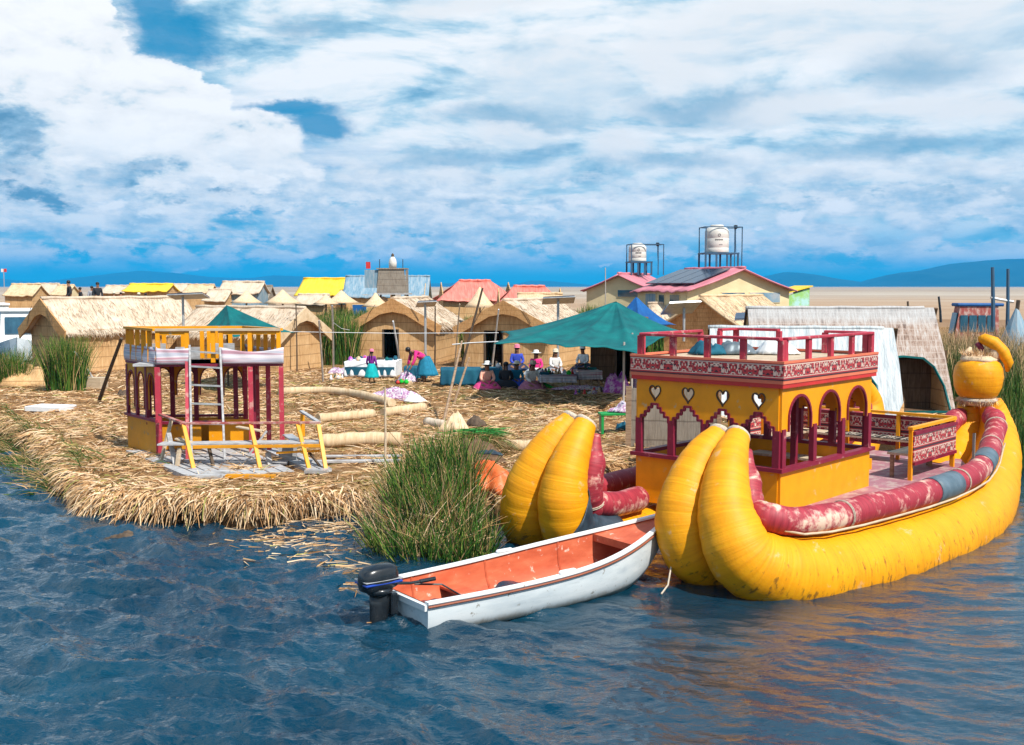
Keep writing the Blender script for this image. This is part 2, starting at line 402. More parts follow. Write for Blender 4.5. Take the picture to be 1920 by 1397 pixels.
def net_mat():
    m, tt, b = newmat('netted_reed'); co = coords(tt)
    f = tt.noise(tt.mapv(co, (16, 3, 3)), 1.0, 5, .75); g = tt.noise(co, 2.2, 4, .6)
    c = tt.ramp(tt.math('ADD', tt.math('MULTIPLY', f, .7), tt.math('MULTIPLY', g, .3)), [(.36, (.13, .08, .06)), (.46, (.32, .22, .17)), (.56, (.44, .37, .33)), (.68, (.54, .56, .56))])
    sp = tt.new('ShaderNodeSeparateXYZ'); tt.l.new(co, sp.inputs[0]); l = None
    for ax, per in ((0, .18), (2, .16)):
        q = tt.math('ABSOLUTE', tt.math('SUBTRACT', tt.math('FRACT', tt.math('ADD', tt.math('DIVIDE', sp.outputs[ax], per), tt.math('MULTIPLY', g, .5))), .5))
        q = tt.smooth(q, .12, .0); l = q if l is None else tt.math('MAXIMUM', l, q)
    top = tt.smooth(sp.outputs[2], 2.3, 2.7)
    c = tt.mix(tt.math('MULTIPLY', l, .5), c, (.54, .46, .41)); c = tt.mix(tt.math('MULTIPLY', top, .45), c, (.45, .52, .56))
    tt.put(b, 'Base Color', c); tt.put(b, 'Roughness', .85)
    bp = tt.new('ShaderNodeBump', ins={'Strength': .5, 'Distance': .03}); tt.put(bp, 'Height', f); tt.l.new(bp.outputs[0], b.inputs['Normal'])
    return m
Mt['net'] = net_mat()
def hull_mat():
    m, tt, b = newmat('hull_yellow_wrap'); co = coords(tt, 'UV')
    rings = tt.noise(tt.mapv(co, (24, .6, 1)), 1.0, 4, .6); mott = tt.noise(co, 2.2, 6, .6)
    c = tt.ramp(tt.math('ADD', tt.math('MULTIPLY', rings, .55), tt.math('MULTIPLY', mott, .45)), [(.3, (.64, .235, .002)), (.5, (.79, .315, .003)), (.68, (.84, .38, .006))])
    # scraped patches and grime that collects low on the hull
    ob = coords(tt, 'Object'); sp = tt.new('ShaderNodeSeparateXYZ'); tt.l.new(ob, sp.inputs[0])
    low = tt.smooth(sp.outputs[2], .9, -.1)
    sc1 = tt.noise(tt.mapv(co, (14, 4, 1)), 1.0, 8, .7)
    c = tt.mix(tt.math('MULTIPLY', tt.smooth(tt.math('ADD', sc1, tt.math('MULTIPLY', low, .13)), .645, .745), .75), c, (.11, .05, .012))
    c = tt.mix(tt.math('MULTIPLY', tt.smooth(tt.noise(ob, 3.1, 9, .7), .60, .67), .6), c, (.66, .42, .22))
    tt.put(b, 'Base Color', c); tt.put(b, 'Roughness', .55); tt.put(b, 'Specular IOR Level', .3)
    h = tt.math('ADD', rings, tt.math('MULTIPLY', mott, 1.5))
    bp = tt.new('ShaderNodeBump', ins={'Strength': .42, 'Distance': .022}); tt.put(bp, 'Height', h); tt.l.new(bp.outputs[0], b.inputs['Normal'])
    return m
Mt['hull'] = hull_mat()
def redtube_mat():
    m, tt, b = newmat('red_wrap_worn'); co = coords(tt, 'UV'); ob = coords(tt)
    n = tt.noise(tt.mapv(co, (5, 3.5, 1)), 1.0, 9, .68); big = tt.noise(ob, 1.1, 3, .5)
    r0 = tt.ramp(tt.noise(tt.mapv(co, (30, 2, 1)), 1.0, 3), [(.3, (.22, .012, .025)), (.7, (.42, .035, .055))])
    x = tt.math('ADD', n, tt.math('MULTIPLY', tt.math('SUBTRACT', big, .5), .55))
    c = tt.mix(tt.smooth(x, .52, .62), r0, (.50, .20, .18)); c = tt.mix(tt.smooth(x, .59, .69), c, (.70, .50, .38))
    tt.put(b, 'Base Color', c); tt.put(b, 'Roughness', .6)
    bp = tt.new('ShaderNodeBump', ins={'Strength': .4, 'Distance': .015}); tt.put(bp, 'Height', tt.noise(tt.mapv(co, (28, 2, 1)), 1.0, 4)); tt.l.new(bp.outputs[0], b.inputs['Normal'])
    return m
Mt['redtube'] = redtube_mat()
def textile(name, base=(.42, .04, .05), fig=(.66, .52, .44), darkc=(.05, .025, .04), period=.30, rows=.28, cell=.018):
    """woven band: mirrored stepped figures between stripes, from the UV in metres"""
    m, tt, b = newmat(name); co = coords(tt, 'UV'); sp = tt.new('ShaderNodeSeparateXYZ'); tt.l.new(co, sp.inputs[0]); u, v = sp.outputs[0], sp.outputs[1]
    cu = tt.math('DIVIDE', u, period); idx = tt.math('FLOOR', cu); fu = tt.math('ABSOLUTE', tt.math('SUBTRACT', tt.math('FRACT', cu), .5))
    fv = tt.math('FRACT', tt.math('DIVIDE', v, rows))
    su = tt.math('SNAP', tt.math('MULTIPLY', fu, period), cell); sv = tt.math('SNAP', tt.math('MULTIPLY', fv, rows), cell)
    cb = tt.new('ShaderNodeCombineXYZ'); tt.l.new(su, cb.inputs[0]); tt.l.new(sv, cb.inputs[1]); tt.l.new(tt.math('MODULO', idx, 3.0), cb.inputs[2])
    wn = tt.noise(tt.mapv(cb.outputs[0], (19, 19, 5.3)), 1.0, 1, .5)
    wn2 = tt.noise(tt.mapv(cb.outputs[0], (31, 31, 3.1), loc=(4, 2, 1)), 1.0, 1, .5)
    c = tt.mix(tt.smooth(wn, .50, .53), base, fig); c = tt.mix(tt.smooth(wn2, .56, .59), c, darkc)
    st = tt.ramp(fv, [(0, darkc), (.07, base), (.14, fig), (.18, (0, 0, 0)), (.80, fig), (.86, base), (.93, darkc)], 'CONSTANT')
    edge = tt.math('ADD', tt.math('LESS_THAN', fv, .18), tt.math('GREATER_THAN', fv, .80), clamp=True)
    c = tt.mix(edge, c, st)
    c = tt.mix(.25, c, tt.ramp(tt.noise(co, 60, 3), [(.3, (.3, .1, .1)), (.7, (.8, .6, .5))]), 'MULTIPLY')
    tt.put(b, 'Base Color', c); tt.put(b, 'Roughness', .9)
    return m
Mt['textile'] = textile('woven_red_textile')
Mt['textile_white'] = textile('woven_white_textile', (.62, .52, .56), (.72, .66, .68), (.34, .2, .3), .5, .35, .02)
Mt['textile_black'] = textile('woven_black_textile', (.02, .018, .016), (.62, .55, .45), (.015, .013, .012), .16, .4, .02)
Mt['stripe_cloth'] = simple('striped_cloth', [(.36, (.40, .22, .27)), (.44, (.62, .56, .60)), (.5, (.36, .38, .46)), (.58, (.70, .64, .66)), (.66, (.5, .28, .33))], (.3, .3, 13), .85, .1, detail=1)
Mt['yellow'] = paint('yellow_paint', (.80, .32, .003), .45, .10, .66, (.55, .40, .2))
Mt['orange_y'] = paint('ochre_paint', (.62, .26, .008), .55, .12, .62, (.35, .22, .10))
Mt['maroon'] = paint('maroon_paint', (.20, .012, .035), .5, .18, .64, (.42, .16, .16))
Mt['redp'] = paint('red_paint', (.55, .035, .03), .5, .15)
Mt['pinkred'] = paint('faded_red_paint', (.42, .035, .06), .55, .2, .60, (.55, .25, .22))
Mt['coral'] = paint('coral_edge_paint', (.68, .17, .09), .5, .1)
Mt['deckp'] = paint('purple_deck_paint', (.34, .15, .18), .6, .2, .55, (.42, .30, .28))
Mt['wood'] = simple('bare_wood', [(.3, (.20, .12, .07)), (.7, (.42, .29, .19))], (3, 3, 22), .75, .3)
Mt['woodpale'] = simple('pale_plank', [(.3, (.40, .30, .20)), (.7, (.62, .50, .36))], (3, 20, 20), .75, .25)
Mt['woodgrey'] = simple('weathered_grey_wood', [(.3, (.26, .25, .25)), (.55, (.42, .42, .43)), (.75, (.58, .57, .56))], (5, 14, 14), .8, .3)
Mt['wooddark'] = simple('dark_wood', [(.3, (.05, .035, .025)), (.7, (.13, .09, .06))], (12, 12, 3), .8, .3)
Mt['woodred'] = simple('worn_red_brown_wood', [(.32, (.30, .05, .05)), (.5, (.36, .12, .1)), (.66, (.55, .42, .38))], (7, 7, 7), .7, .2)
Mt['pole'] = simple('grey_pole', [(.3, (.30, .26, .23)), (.7, (.48, .44, .40))], (9, 9, 2), .8, .3)
Mt['boatwhite'] = simple('rowboat_white_paint', [(.3, (.50, .56, .60)), (.5, (.66, .71, .73)), (.7, (.74, .77, .78))], (1.2, 5, 5), .35, .06, spec=.5, dirt=((.26, .24, .2), 7, .61))
Mt['gunwale'] = simple('gunwale_white_paint', [(.3, (.68, .70, .70)), (.6, (.80, .80, .79))], (4, 4, 4), .4, .05, dirt=((.35, .22, .16), 9, .64))
Mt['salmon'] = simple('rowboat_inner_orange', [(.3, (.46, .075, .03)), (.55, (.60, .125, .055)), (.75, (.68, .2, .10))], (2, 5, 5), .5, .08, dirt=((.75, .5, .4), 8, .60))
Mt['rust'] = paint('rub_strip_brown', (.28, .085, .045), .6, .2)
Mt['black'] = simple('black_plastic', [(.3, (.006, .009, .012)), (.7, (.018, .022, .028))], (4, 4, 4), .25, .04, spec=.6)
Mt['motorblue'] = paint('motor_blue_stripe', (.012, .05, .32), .3, .1)
Mt['metalgrey'] = simple('motor_grey', [(.3, (.10, .13, .15)), (.7, (.2, .24, .27))], (4, 4, 4), .35, .05, metal=.3)
Mt['silver'] = simple('light_metal', [(.3, (.36, .36, .36)), (.7, (.55, .55, .55))], (6, 6, 6), .35, .05, metal=.4)
Mt['steelblue'] = paint('blue_steel_frame', (.035, .09, .16), .45, .15)
Mt['tank'] = simple('tank_cream', [(.3, (.55, .52, .47)), (.7, (.70, .67, .62))], (2, 2, 4), .5, .05)
Mt['ink'] = paint('dark_lettering', (.10, .09, .09), .6, .1)
Mt['cream'] = simple('cream_wall', [(.3, (.62, .50, .29)), (.7, (.74, .62, .38))], (1.2, 1.2, 2), .8, .08, bscale=(.4, .4, 26))
Mt['pinkroof'] = simple('pink_sheet_roof', [(.3, (.48, .13, .17)), (.7, (.66, .26, .30))], (14, 1.2, 1.2), .5, .3)
Mt['redroof'] = simple('red_sheet_roof', [(.3, (.58, .12, .09)), (.7, (.74, .27, .21))], (11, 1.2, 1.2), .5, .3)
Mt['yellowroof'] = simple('yellow_sheet_roof', [(.3, (.74, .46, .02)), (.7, (.86, .62, .06))], (11, 1.2, 1.2), .5, .3)
Mt['blueroof'] = simple('blue_grey_roof', [(.3, (.10, .20, .29)), (.5, (.20, .31, .39)), (.7, (.36, .38, .40))], (8, 1.4, 1.4), .55, .3)
Mt['glass'] = simple('window_glass', [(.3, (.01, .05, .09)), (.7, (.03, .11, .17))], (3, 3, 3), .08, 0, spec=.8)
Mt['solar'] = simple('solar_cells', [(.3, (.010, .020, .045)), (.7, (.03, .05, .09))], (3, 3, 3), .15, 0, spec=.8)
Mt['teal'] = simple('teal_canvas', [(.3, (.0, .075, .085)), (.5, (.0, .115, .12)), (.72, (.0, .16, .155))], (1.5, 1.5, 1.5), .7, .25, bd=.06)
Mt['bluetarp'] = simple('blue_canvas', [(.3, (.005, .06, .22)), (.7, (.01, .12, .36))], (1.5, 1.5, 1.5), .6, .25, bd=.06)
Mt['navy'] = simple('navy_cloth', [(.3, (.004, .06, .11)), (.7, (.012, .12, .18))], (3, 3, 3), .8, .3, bd=.04)
Mt['orangetarp'] = simple('orange_tarp', [(.3, (.60, .10, .02)), (.6, (.74, .17, .05)), (.75, (.78, .34, .22))], (4, 4, 4), .45, .4, bd=.05)
Mt['darktarp'] = simple('dark_grey_tarp', [(.3, (.018, .03, .045)), (.7, (.06, .09, .12))], (3, 3, 3), .4, .4, bd=.05)
Mt['darkstrap'] = simple('grey_rubber_patch', [(.3, (.06, .10, .13)), (.7, (.12, .17, .21))], (5, 5, 5), .5, .2)
Mt['rope'] = simple('pale_rope', [(.3, (.40, .32, .24)), (.7, (.62, .54, .44))], (40, 40, 40), .9, .3)
Mt['greenp'] = paint('green_paint', (.01, .28, .06), .5, .2)
Mt['greencloth'] = paint('bright_green_cloth', (.01, .46, .04), .8, .2)
Mt['purplecloth'] = simple('purple_patterned_cloth', [(.35, (.34, .03, .36)), (.5, (.52, .14, .55)), (.6, (.72, .58, .72)), (.7, (.42, .05, .45))], (7, 7, 7), .85, .3)
Mt['mixcloth'] = simple('mixed_cloth', [(.34, (.06, .05, .16)), (.42, (.62, .58, .62)), (.5, (.30, .08, .28)), (.58, (.74, .70, .70)), (.66, (.16, .16, .30))], (6, 6, 6), .85, .3)
Mt['whitecloth'] = simple('white_cloth', [(.35, (.60, .62, .64)), (.65, (.78, .79, .79))], (5, 5, 5), .85, .3)
Mt['styro'] = paint('pale_slab', (.70, .71, .72), .7, .06)
def straw_ground():
    m, tt, b = newmat('straw_ground'); co = coords(tt)
    lay = []
    for k, (ang, s1, s2) in enumerate(((12, 46, 5), (78, 40, 4.5), (-38, 52, 6), (128, 44, 5))):
        lay.append(tt.noise(tt.mapv(co, (s2, s1, 1), loc=(k * 7, k * 3, 0), rot=(0, 0, R(ang))), 1.0, 3, .6))
    f = tt.math('MAXIMUM', tt.math('MAXIMUM', lay[0], lay[1]), tt.math('MAXIMUM', lay[2], lay[3]))
    c = tt.ramp(f, [(.52, (.08, .036, .014)), (.59, (.31, .16, .065)), (.66, (.56, .34, .17)), (.76, (.74, .53, .34))])
    g = tt.noise(co, .35, 6, .6); gg = tt.noise(co, 9, 5, .7)
    green = tt.smooth(tt.math('ADD', tt.math('MULTIPLY', g, .7), tt.math('MULTIPLY', gg, .35)), .54, .64)
    c = tt.mix(tt.math('MULTIPLY', green, .55), c, (.21, .20, .05))
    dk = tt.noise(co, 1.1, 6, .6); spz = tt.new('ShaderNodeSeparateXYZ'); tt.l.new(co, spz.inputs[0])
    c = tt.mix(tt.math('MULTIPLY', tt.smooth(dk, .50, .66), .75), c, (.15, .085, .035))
    c = tt.mix(tt.math('MULTIPLY', tt.smooth(spz.outputs[2], .30, .12), .9), c, (.035, .02, .010))   # shade of the undercut bank painted into the sodden reeds at the waterline
    tt.put(b, 'Base Color', c); tt.put(b, 'Roughness', .95); tt.put(b, 'Specular IOR Level', .1)
    bp = tt.new('ShaderNodeBump', ins={'Strength': .9, 'Distance': .05}); tt.put(bp, 'Height', tt.math('ADD', f, gg)); tt.l.new(bp.outputs[0], b.inputs['Normal'])
    return m
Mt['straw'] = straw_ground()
def blade_mat(name, stops, trans=.15):
    m, tt, b = newmat(name); g = tt.new('ShaderNodeNewGeometry').outputs['Random Per Island']
    n = tt.noise(coords(tt), 1.2, 3)
    c = tt.ramp(g, stops)
    c = tt.mix(.7, c, tt.ramp(n, [(.3, (.66, .62, .58)), (.7, (1.0, 1.0, 1.0))]), 'MULTIPLY')
    tt.put(b, 'Base Color', c); tt.put(b, 'Roughness', .75); tt.put(b, 'Specular IOR Level', .25)
    return m
Mt['strawblade'] = blade_mat('straw_stalk', [(.0, (.22, .10, .035)), (.22, (.50, .28, .12)), (.5, (.74, .48, .25)), (.93, (.84, .65, .45)), (.97, (.50, .42, .12)), (1, (.30, .34, .08))])
Mt['reedblade'] = blade_mat('green_reed', [(.0, (.010, .045, .008)), (.3, (.03, .11, .014)), (.6, (.08, .20, .02)), (.78, (.19, .25, .04)), (.9, (.42, .27, .12)), (1, (.60, .42, .22))])
Mt['reedmix'] = blade_mat('dry_and_green_reed', [(.0, (.02, .07, .010)), (.38, (.05, .12, .02)), (.55, (.16, .16, .04)), (.8, (.46, .27, .12)), (1, (.60, .38, .2))])
Mt['reeddry'] = blade_mat('dry_reed_tops', [(.0, (.36, .20, .09)), (.5, (.55, .34, .18)), (1, (.68, .46, .28))])
Mt['freshreed'] = blade_mat('fresh_cut_reed', [(.0, (.02, .18, .03)), (.6, (.05, .33, .07)), (1, (.2, .4, .1))])

def bed_mat():
    m, tt, b = newmat('reed_bed_stalks'); g = tt.new('ShaderNodeNewGeometry').outputs['Random Per Island']; co = coords(tt)
    sp = tt.new('ShaderNodeSeparateXYZ'); tt.l.new(tt.new('ShaderNodeNewGeometry').outputs['Position'], sp.inputs[0])
    gr = tt.ramp(g, [(0, (.012, .05, .008)), (.5, (.04, .11, .015)), (.8, (.10, .15, .03)), (1, (.30, .22, .09))]); dr = tt.ramp(g, [(0, (.34, .19, .09)), (.5, (.52, .31, .16)), (1, (.66, .44, .26))])
    c = tt.mix(tt.smooth(tt.math('ADD', sp.outputs[2], tt.math('MULTIPLY', g, .9)), 2.0, 2.9), gr, dr)
    tt.put(b, 'Base Color', c); tt.put(b, 'Roughness', .75); tt.put(b, 'Specular IOR Level', .2); return m
Mt['bed'] = bed_mat()
Mt['thatchblade'] = blade_mat('thatch_stalk', [(.0, (.36, .25, .15)), (.5, (.55, .43, .31)), (1, (.68, .60, .50))])

def stained(src, name, z0, z1, c2):
    """paint with a brown tide mark of the waterline on the hull itself"""
    m = Mt[src].copy(); m.name = name; tt = NT(m.node_tree); b = tt.n['Principled BSDF']; old = b.inputs['Base Color'].links[0].from_socket
    co = coords(tt); sp = tt.new('ShaderNodeSeparateXYZ'); tt.l.new(co, sp.inputs[0]); zz = tt.math('ADD', sp.outputs[2], tt.math('MULTIPLY', tt.noise(tt.mapv(co, (6, 6, 1)), 1.0, 6, .7), .12))
    st_ = tt.noise(tt.mapv(co, (3, 3, 22)), 1.0, 6, .7)
    c = tt.mix(tt.math('MULTIPLY', tt.smooth(zz, z1, z0), .75), old, c2); c = tt.mix(tt.math('MULTIPLY', tt.smooth(st_, .55, .72), .35), c, (.30, .33, .34))
    tt.l.new(c, b.inputs['Base Color']); Mt[name] = m
stained('boatwhite', 'boatstained', .06, .16, (.22, .17, .10))
Mt['plaintuft'] = blade_mat('plain_reed_tops', [(.0, (.30, .20, .13)), (.5, (.38, .28, .20)), (1, (.46, .38, .31))])

# ---------------------------------------------------------------- water
def water_mat():
    m, tt, b = newmat('lake_water'); co = coords(tt)
    dep = tt.ramp(tt.noise(co, .35, 3), [(.3, (.001, .018, .038)), (.7, (.003, .044, .078))])
    tt.put(b, 'Base Color', dep); tt.put(b, 'Roughness', .04); tt.put(b, 'IOR', 1.45); tt.put(b, 'Specular IOR Level', .9)
    a = tt.noise(tt.mapv(co, (3.2, 7.5, 1), rot=(0, 0, R(-28))), 1.0, 5, .58, .6)
    a2 = tt.noise(tt.mapv(co, (9, 17, 1), rot=(0, 0, R(14))), 1.0, 3, .55, .4)
    cd = tt.new('ShaderNodeSeparateXYZ'); tt.l.new(co, cd.inputs[0])
    fade = tt.math('ADD', .25, tt.math('MULTIPLY', tt.math('MULTIPLY', tt.smooth(cd.outputs[1], 60, 9), .75), tt.math('SUBTRACT', 1.0, tt.math('MULTIPLY', tt.smooth(cd.outputs[0], -1.5, 2.0), .75))))
    bp = tt.new('ShaderNodeBump', ins={'Distance': .036}); tt.put(bp, 'Strength', fade)
    tt.put(bp, 'Height', tt.math('ADD', a, tt.math('MULTIPLY', a2, .38))); tt.l.new(bp.outputs[0], b.inputs['Normal'])
    return m
Mt['water'] = water_mat()
def wave_z(x, y):
    wx = x + .55 * fbm(x * .45, y * .45, 3, 11); wy = y + .55 * fbm(x * .45 + 9, y * .45, 3, 12)
    z = 0
    rr = np.random.default_rng(3)
    calm = 1 / (1 + np.exp((x - .2) * 1.1))             # rougher water on the open left side
    for i in range(23):
        lam = .20 * 1.18 ** i if i < 16 else .8 * 1.35 ** (i - 16)
        ang = R(62) + rr.normal() * .5
        k = 2 * math.pi / lam; ph = rr.uniform(0, 6.28)
        q = np.sin((wx * math.cos(ang) + wy * math.sin(ang)) * k + ph)
        z = z + (1 - np.abs(q)) * lam * (.019 if lam < .5 else .021 if lam < 1.5 else .013) * (.24 + .78 * calm if lam > .6 else .34 + .70 * calm)
    z = z - .11
    z = z + fbm(wx * 1.6, wy * 3.2, 4, 5) * .07 * (.35 + .65 * calm)
    return z
na, nr = 560, 620
aa = np.linspace(R(-42), R(42), na); rr_ = 7.0 * (75 / 7.0) ** (np.linspace(0, 1, nr) ** 1.15)
A_, R_ = np.meshgrid(aa, rr_); wxx = np.sin(A_) * R_; wyy = np.cos(A_) * R_
wz = wave_z(wxx, wyy) * np.clip((75 - R_) / 50, 0, 1)
Vw = np.stack([wxx, wyy, wz], -1).reshape(-1, 3); i0 = (np.arange(nr - 1)[:, None] * na + np.arange(na - 1)[None]).ravel()
tag(raw_mesh('water', Vw, np.stack([i0, i0 + 1, i0 + na + 1, i0 + na], 1), Mt['water'], True), 'rippled deep blue lake water around the straw island', 'water', kind='structure')
far = MB(); far.add([(-9000, -300, -.45), (9000, -300, -.45), (9000, 9000, -.45), (-9000, 9000, -.45)], [(0, 1, 2, 3)])
tag(far.build('water', Mt['water']), 'flat lake water stretching away to the reed plain', 'water', kind='structure')

# ---------------------------------------------------------------- islands
ISL = [(-7.35, 18.5), (-6.2, 17.95), (-4.3, 17.7), (-2.9, 18.3), (-2.3, 18.6), (-2.1, 17.3), (-2.0, 16.1), (-1.2, 15.7), (-.5, 16.0), (-.15, 17.0), (-.3, 18.3), (.35, 19.5), (3.2, 22.4), (6.6, 26), (10, 27.2), (16, 28), (26, 30), (45, 33), (45, 57), (-14, 58), (-19.5, 52), (-21.2, 44), (-19.4, 37), (-15.4, 31.5), (-11.4, 26), (-8.7, 21.2)]
def sdist(px, py, poly):
    d = np.full(px.shape, 1e9); ins = np.zeros(px.shape, bool)
    for (x1, y1), (x2, y2) in zip(poly, poly[1:] + poly[:1]):
        ex, ey = x2 - x1, y2 - y1; tt_ = np.clip(((px - x1) * ex + (py - y1) * ey) / (ex * ex + ey * ey), 0, 1)
        d = np.minimum(d, np.hypot(px - x1 - tt_ * ex, py - y1 - tt_ * ey))
        ins ^= ((y1 > py) != (y2 > py)) & (px < (x2 - x1) * (py - y1) / (y2 - y1 + 1e-12) + x1)
    return np.where(ins, d, -d)
def ground_h(x, y):
    s = sdist(x, y, ISL) + fbm(x * .9, y * .9, 3, 21) * .45
    top = .50 + fbm(x * .5, y * .5, 3, 31) * .09 + fbm(x * 2.2, y * 2.2, 3, 33) * .07
    a = np.clip((s + .12) / .36, 0, 1) ** .6
    clump = np.exp(-(((x + 1.15) / 1.0) ** 2 + ((y - 16.7) / .9) ** 2))
    return -.5 + a * (top + .5) - .28 * clump * (a > .5)
def gz(x, y): return float(ground_h(np.array([x]), np.array([y]))[0])
def isl_grid(x0, x1, y0, y1, st, drop=0.0):
    xs = np.arange(x0, x1 + st / 2, st); ys = np.arange(y0, y1 + st / 2, st); XX, YY = np.meshgrid(xs, ys); H = ground_h(XX, YY) - drop
    n = len(xs); i = (np.arange(len(ys) - 1)[:, None] * n + np.arange(n - 1)[None]).ravel()
    F = np.stack([i, i + 1, i + n + 1, i + n], 1); keep = H.ravel()[F].max(1) > -.49
    return np.stack([XX, YY, H], -1).reshape(-1, 3), F[keep]
V1, F1 = isl_grid(-24, 14, 15, 32, .11); V2, F2 = isl_grid(-24, 46, 32, 59, .3)
V3, F3 = isl_grid(14, 46, 26, 32, .3)
Vi = np.concatenate([V1, V2, V3]); Fi = np.concatenate([F1, F2 + len(V1), F3 + len(V1) + len(V2)])
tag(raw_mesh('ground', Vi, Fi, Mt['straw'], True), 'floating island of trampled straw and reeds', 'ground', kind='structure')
fi = [(-90, 66), (-30, 63), (-8, 65), (12, 66), (30, 72), (60, 80), (60, 130), (0, 150), (-90, 150)]
mb = MB(); mb.panel([fi], (0, 0, .25), (1, 0, 0), .7, (0, 1, 0))
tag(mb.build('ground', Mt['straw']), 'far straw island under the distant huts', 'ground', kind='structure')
def plain_mat():
    m, tt, b = newmat('dry_reed_plain'); co = coords(tt)
    f = tt.noise(tt.mapv(co, (.02, .05, 1)), 1.0, 8, .7); g = tt.noise(tt.mapv(co, (.0012, .008, 1)), 1.0, 5, .6)
    sp = tt.new('ShaderNodeSeparateXYZ'); tt.l.new(co, sp.inputs[0])
    near = tt.smooth(sp.outputs[1], 330, 150)
    c = tt.ramp(tt.math('ADD', tt.math('MULTIPLY', f, .5), tt.math('MULTIPLY', g, .5)), [(.40, (.26, .20, .15)), (.5, (.38, .30, .23)), (.60, (.45, .39, .32))])
    c = tt.mix(tt.math('MULTIPLY', near, .55), c, (.40, .24, .13))
    tt.put(b, 'Base Color', c); tt.put(b, 'Roughness', .95); tt.put(b, 'Specular IOR Level', .05); return m
Mt['plain'] = plain_mat()
mb = MB(); mb.panel([[(6, 96), (60, 88), (400, 100), (9000, 900), (9000, 9000), (-9000, 9000), (-9000, 900), (-300, 165), (-60, 165), (0, 160)]], (0, 0, .75), (1, 0, 0), 1.0, (0, 1, 0))
tag(mb.build('reed_plain', Mt['plain']), 'wide plain of dry totora reeds reaching the hills', 'plain', kind='structure')

# ---------------------------------------------------------------- hills and air
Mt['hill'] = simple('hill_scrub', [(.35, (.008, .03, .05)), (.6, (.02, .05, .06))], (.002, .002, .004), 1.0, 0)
def hills(prof, Y0, depth, label, seed):
    xs = np.linspace(prof[0][0], prof[-1][0], 220); hp = np.interp(xs, [p[0] for p in prof], [p[1] for p in prof])
    ds = np.linspace(0, 1, 26); XX, DD = np.meshgrid(xs, ds)
    YY = Y0 + DD * depth; yc = Y0 + depth * .5
    H = (537 - hp)[None] / FPX * yc; env = np.clip(np.sin(np.pi * DD), 0, 1) ** .8
    XW = (XX - 960) / FPX * yc
    Zz = H * env * (1 + .5 * fbm(XW / 900, YY / 900, 4, seed) * (1 - env * .8)) + fbm(XW / 300, YY / 300, 3, seed + 3) * 10 * env - 6
    n = len(xs); i = (np.arange(25)[:, None] * n + np.arange(n - 1)[None]).ravel()
    tag(raw_mesh('hills', np.stack([XW, YY, Zz], -1).reshape(-1, 3), np.stack([i, i + 1, i + n + 1, i + n], 1), Mt['hill'], True), label, 'hills', kind='structure')
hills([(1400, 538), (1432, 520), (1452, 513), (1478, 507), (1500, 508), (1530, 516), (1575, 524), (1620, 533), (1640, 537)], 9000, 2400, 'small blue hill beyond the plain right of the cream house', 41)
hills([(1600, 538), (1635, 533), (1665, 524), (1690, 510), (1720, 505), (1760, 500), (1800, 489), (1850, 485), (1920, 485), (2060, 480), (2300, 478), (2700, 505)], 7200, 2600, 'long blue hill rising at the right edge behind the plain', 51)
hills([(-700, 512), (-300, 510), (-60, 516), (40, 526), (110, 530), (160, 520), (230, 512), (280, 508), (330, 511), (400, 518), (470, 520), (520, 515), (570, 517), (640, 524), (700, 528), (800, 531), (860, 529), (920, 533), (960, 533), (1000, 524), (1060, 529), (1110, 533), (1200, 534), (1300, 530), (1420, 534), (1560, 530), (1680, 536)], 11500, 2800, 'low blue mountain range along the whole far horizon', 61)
hz = MB(); hz.box((0, 7150, 149), (19000, 14500, 302))
hm = bpy.data.materials.new('haze'); hm.use_nodes = True; ht = NT(hm.node_tree); ht.n.clear()
ho = ht.new('ShaderNodeOutputMaterial'); pv = ht.new('ShaderNodeVolumePrincipled'); ht.l.new(pv.outputs[0], ho.inputs['Volume'])
pv.inputs['Color'].default_value = (.02, .48, 1, 1); pv.inputs['Density'].default_value = 1.1e-4; pv.inputs['Anisotropy'].default_value = 0.0
HZ = hz.build('haze', hm); tag(HZ, 'thin blue air between the camera and the far hills', 'haze', kind='stuff')

# ---------------------------------------------------------------- the big double-hulled reed boat
def arc(cx, cz, r, a0, a1, n=12, rz=None):
    rz = rz or r
    return [(cx + r * math.cos(a0 + (a1 - a0) * i / n), cz + rz * math.sin(a0 + (a1 - a0) * i / n)) for i in range(n + 1)]
def heart(cx, cz, wd, ht, n=26):
    pts = []
    for i in range(n):
        a = 2 * math.pi * i / n
        pts.append((cx + wd / 2 * math.sin(a) ** 3, cz + ht / 2 * ((13 * math.cos(a) - 5 * math.cos(2 * a) - 2 * math.cos(3 * a) - math.cos(4 * a)) / 14.5)))
    return pts
def trim(path2, o, u, r=.012, off=.02, v=(0, 0, 1)):
    o = Vector(o); u = nrm(u); nn = u.cross(Vector(v)).normalized()
    m = MB(); pts = [o + u * p[0] + Vector(v) * p[1] + nn * off for p in path2]
    for a, b in zip(pts, pts[1:]):
        if (b - a).length > 1e-4: m.beam(a - (b - a).normalized() * r * .5, b + (b - a).normalized() * r * .5, r * 2, r * 2.4)
    return m
BA = R(47.7)
boat = thing('reed_boat', 'big yellow double hulled reed boat with red trim and a two storey cabin', 'boat', (4.05, 16.39, 0), BA)
H2 = [(-1.55, .05, 1.93, .165), (-1.90, .06, 1.66, .25), (-2.20, .10, 1.26, .33), (-2.34, .18, .80, .40), (-2.20, .36, .36, .46), (-1.5, .62, .10, .54), (0, .88, .02, .58), (2, 1.03, .01, .58), (4, .92, .01, .58), (6, .50, .06, .56), (7.3, .18, .20, .53), (8.3, .0, .52, .47), (8.8, -.08, .92, .38), (8.95, -.12, 1.28, .29), (8.9, -.16, 1.54, .24)]
